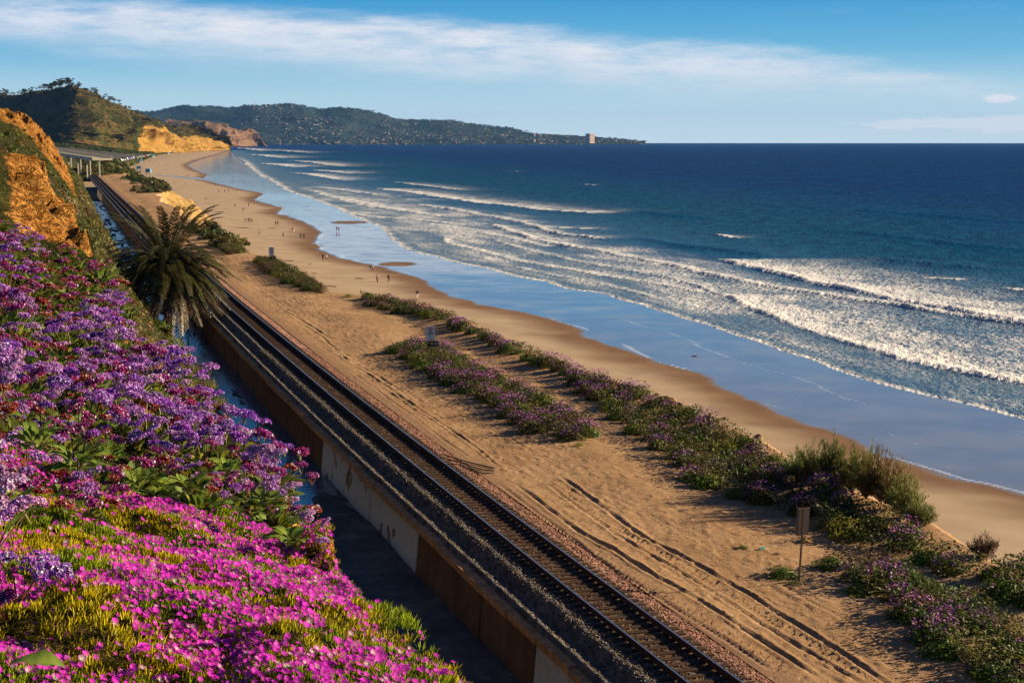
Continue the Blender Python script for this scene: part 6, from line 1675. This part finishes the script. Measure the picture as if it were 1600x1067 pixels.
def build_peninsula():
    rng = np.random.default_rng(44); ms = [house_mesh(i) for i in range(10)]
    for me in ms: me.materials.append(M['house'])
    nv, nu = JG.shape[:2]; us = np.interp(np.linspace(0, len(U3) - 1, nu), np.arange(len(U3)), U3)
    def pick():
        z = rng.random()
        if z < .42: u, k = rng.uniform(590, 860), rng.uniform(.25, 2.8)
        elif z < .62: u, k = rng.uniform(840, 1000), rng.uniform(.2, 3.0)
        elif z < .80: u, k = rng.uniform(430, 620), rng.uniform(.15, 1.5)
        elif z < .90: u, k = rng.normal(480, 26), rng.uniform(1.5, 2.4)
        elif z < .96: u, k = rng.normal(410, 18), rng.uniform(2.0, 2.8)
        else: u, k = rng.uniform(280, 420), rng.uniform(.1, .5)
        j = int(np.argmin(np.abs(us - u))); i = int(np.clip(k * (nv - 1) / 4, 0, nv - 1)); return JG[i, j] + rng.normal(0, 12, 3) * np.array((1, 1, 0)), u, k
    rows = [pick() for _ in range(1150)]; big = rows[:300]; rest = rows[300:]
    for n, (p, u, k) in enumerate(big):
        o = link('house', ms[int(rng.integers(0, 10))], None, None, p + np.array((0, 0, 1.0)), (0, 0, rng.uniform(-.6, .6)), rng.uniform(.4, .8) * (1.5 if u > 830 else 1.0))
        where = 'at the tip of the peninsula' if u > 840 else 'on the slope above the far point' if u > 640 else 'on the middle slope of the peninsula' if u > 520 else 'in the cluster below the highest ridge' if k > 1.4 else 'along the shore of the far bay'
        tag(o, 'tiny pale house ' + where, 'house', 'houses on the far peninsula')
    P = np.array([r[0] for r in rest]); parts = []
    tv = np.array([v.co[:] for v in ms[0].vertices]); 
    for i in range(10):
        me = ms[i]; tv = np.array([v.co[:] for v in me.vertices])[:14]; c = np.array([me.color_attributes['Col'].data[q].color[:3] for q in range(14)]); sel = P[i::10]
        b = MB(); q = [tuple(p_.vertices) for p_ in me.polygons if max(p_.vertices) < 14 and len(p_.vertices) == 4]; tri = [(a[0], a[1], a[2]) for a in q] + [(a[0], a[2], a[3]) for a in q] + [tuple(p_.vertices) for p_ in me.polygons if max(p_.vertices) < 14 and len(p_.vertices) == 3]
        parts.append(scatter(tv, np.array(tri), sel + np.array((0, 0, 1.0)), rotm(rng.uniform(-.6, .6, len(sel)), 0, 0), rng.uniform(.3, .6, len(sel)), c, np.ones((len(sel), 3))))
    V, Fc, C = join(parts); tag(link('far_town', mesh('far_town', V, Fc, C), M['house']), 'mass of tiny houses scattered over the far peninsula', 'town', kind='stuff')
    # trees of the peninsula
    n = 2300; i = rng.integers(4, int(nv * .76), n); j = rng.integers(0, nu, n); p = JG[i, j] + rng.normal(0, 18, (n, 3)) * np.array((1, 1, 0)); ii = rng.integers(int(nv * .73), int(nv * .765), 420); p = np.vstack([p, JG[ii, rng.integers(0, nu, 420)]]); n = len(p)
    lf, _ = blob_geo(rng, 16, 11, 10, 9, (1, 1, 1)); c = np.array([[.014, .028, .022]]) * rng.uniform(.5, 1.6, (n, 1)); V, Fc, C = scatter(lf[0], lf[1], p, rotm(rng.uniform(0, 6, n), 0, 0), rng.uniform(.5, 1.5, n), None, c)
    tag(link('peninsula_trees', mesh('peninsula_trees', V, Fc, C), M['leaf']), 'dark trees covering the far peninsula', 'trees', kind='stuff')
    # the one tall block and the two masts
    p = at(922, 223, 13250); r_ = empty('apartment_tower', (p[0], p[1], p[2] - 5), .8); tag(r_, 'tall pinkish apartment block near the tip of the peninsula', 'building')
    MB().box((0, 0, 38), (62, 48, 76)).build('wall', M['tower'], r_); MB().box((0, 0, 78), (66, 52, 4)).build('roof', M['conc'], r_)
    for k in range(7):
        MB().box((0, -24.2, 10 + 10 * k), (58, .6, 4)).build('window_band', M['glass'], r_); MB().box((31.2, 0, 10 + 10 * k), (.6, 42, 4)).build('window_band', M['glass'], r_)
    for u, v0, v1, lab in ((398, 168, 156.5, 'taller thin radio mast on the peninsula ridge'), (456.5, 168, 160, 'shorter radio mast right of the taller one')):
        a, b_ = at(u, v0, 13600), at(u, v1, 13600); o = empty('radio_mast', a); H = b_[2] - a[2]; tag(o, lab, 'mast')
        MB().tube([(0, 0, -5), (0, 0, H)], [2.6, 1.4], 4).build('pole', M['conc'], o)
        for k in (.5, .8): MB().box((0, 0, H * k), (6, 6, 1.0)).build('platform', M['conc'], o)
    # villas on the far cliff
    for n, (u, v, D) in enumerate([(284, 194, 8750), (290, 194, 8700), (296, 195, 8700), (308, 196, 8650), (347, 200, 8650), (353, 201, 8700), (330, 198, 8600)]):
        p = at(u, v + 1, D - 60); o = link('house', ms[n % 10], None, None, p, (0, 0, .3 * n), 1.5); tag(o, 'white villa on the rim of the far cliff, %s from the left' % ['first', 'second', 'third', 'fourth', 'sixth', 'seventh', 'fifth'][n], 'house')


M['tower'] = plain('tower_wall', (.55, .40, .33), .8, .2, var=.05)
m_ = Mat('house_wall'); M['house'] = m_.done(m_.attr('Col', 'Color'), .8, .2)
build_bridge(); build_cars(); build_towers(); build_pines(); build_far_scrub(); build_peninsula()


# ------------------------------------------------------------------ air: thin haze over the whole coast
def build_haze():
    b = MB().box((0, 13300, 195), (46000, 27400, 560))
    m = bpy.data.materials.new('haze'); m.use_nodes = True; nt = m.node_tree
    for n in list(nt.nodes):
        if n.type != 'OUTPUT_MATERIAL': nt.nodes.remove(n)
    v = nt.nodes.new('ShaderNodeVolumePrincipled'); v.inputs['Density'].default_value = 1.3e-5; v.inputs['Color'].default_value = (.16, .42, 1.0, 1)
    nt.links.new(v.outputs[0], nt.nodes['Material Output'].inputs['Volume'])
    o = b.build('haze', m); o['kind'] = 'stuff'; o['label'] = 'thin blue sea haze over the coast'; o['category'] = 'haze'


build_haze()
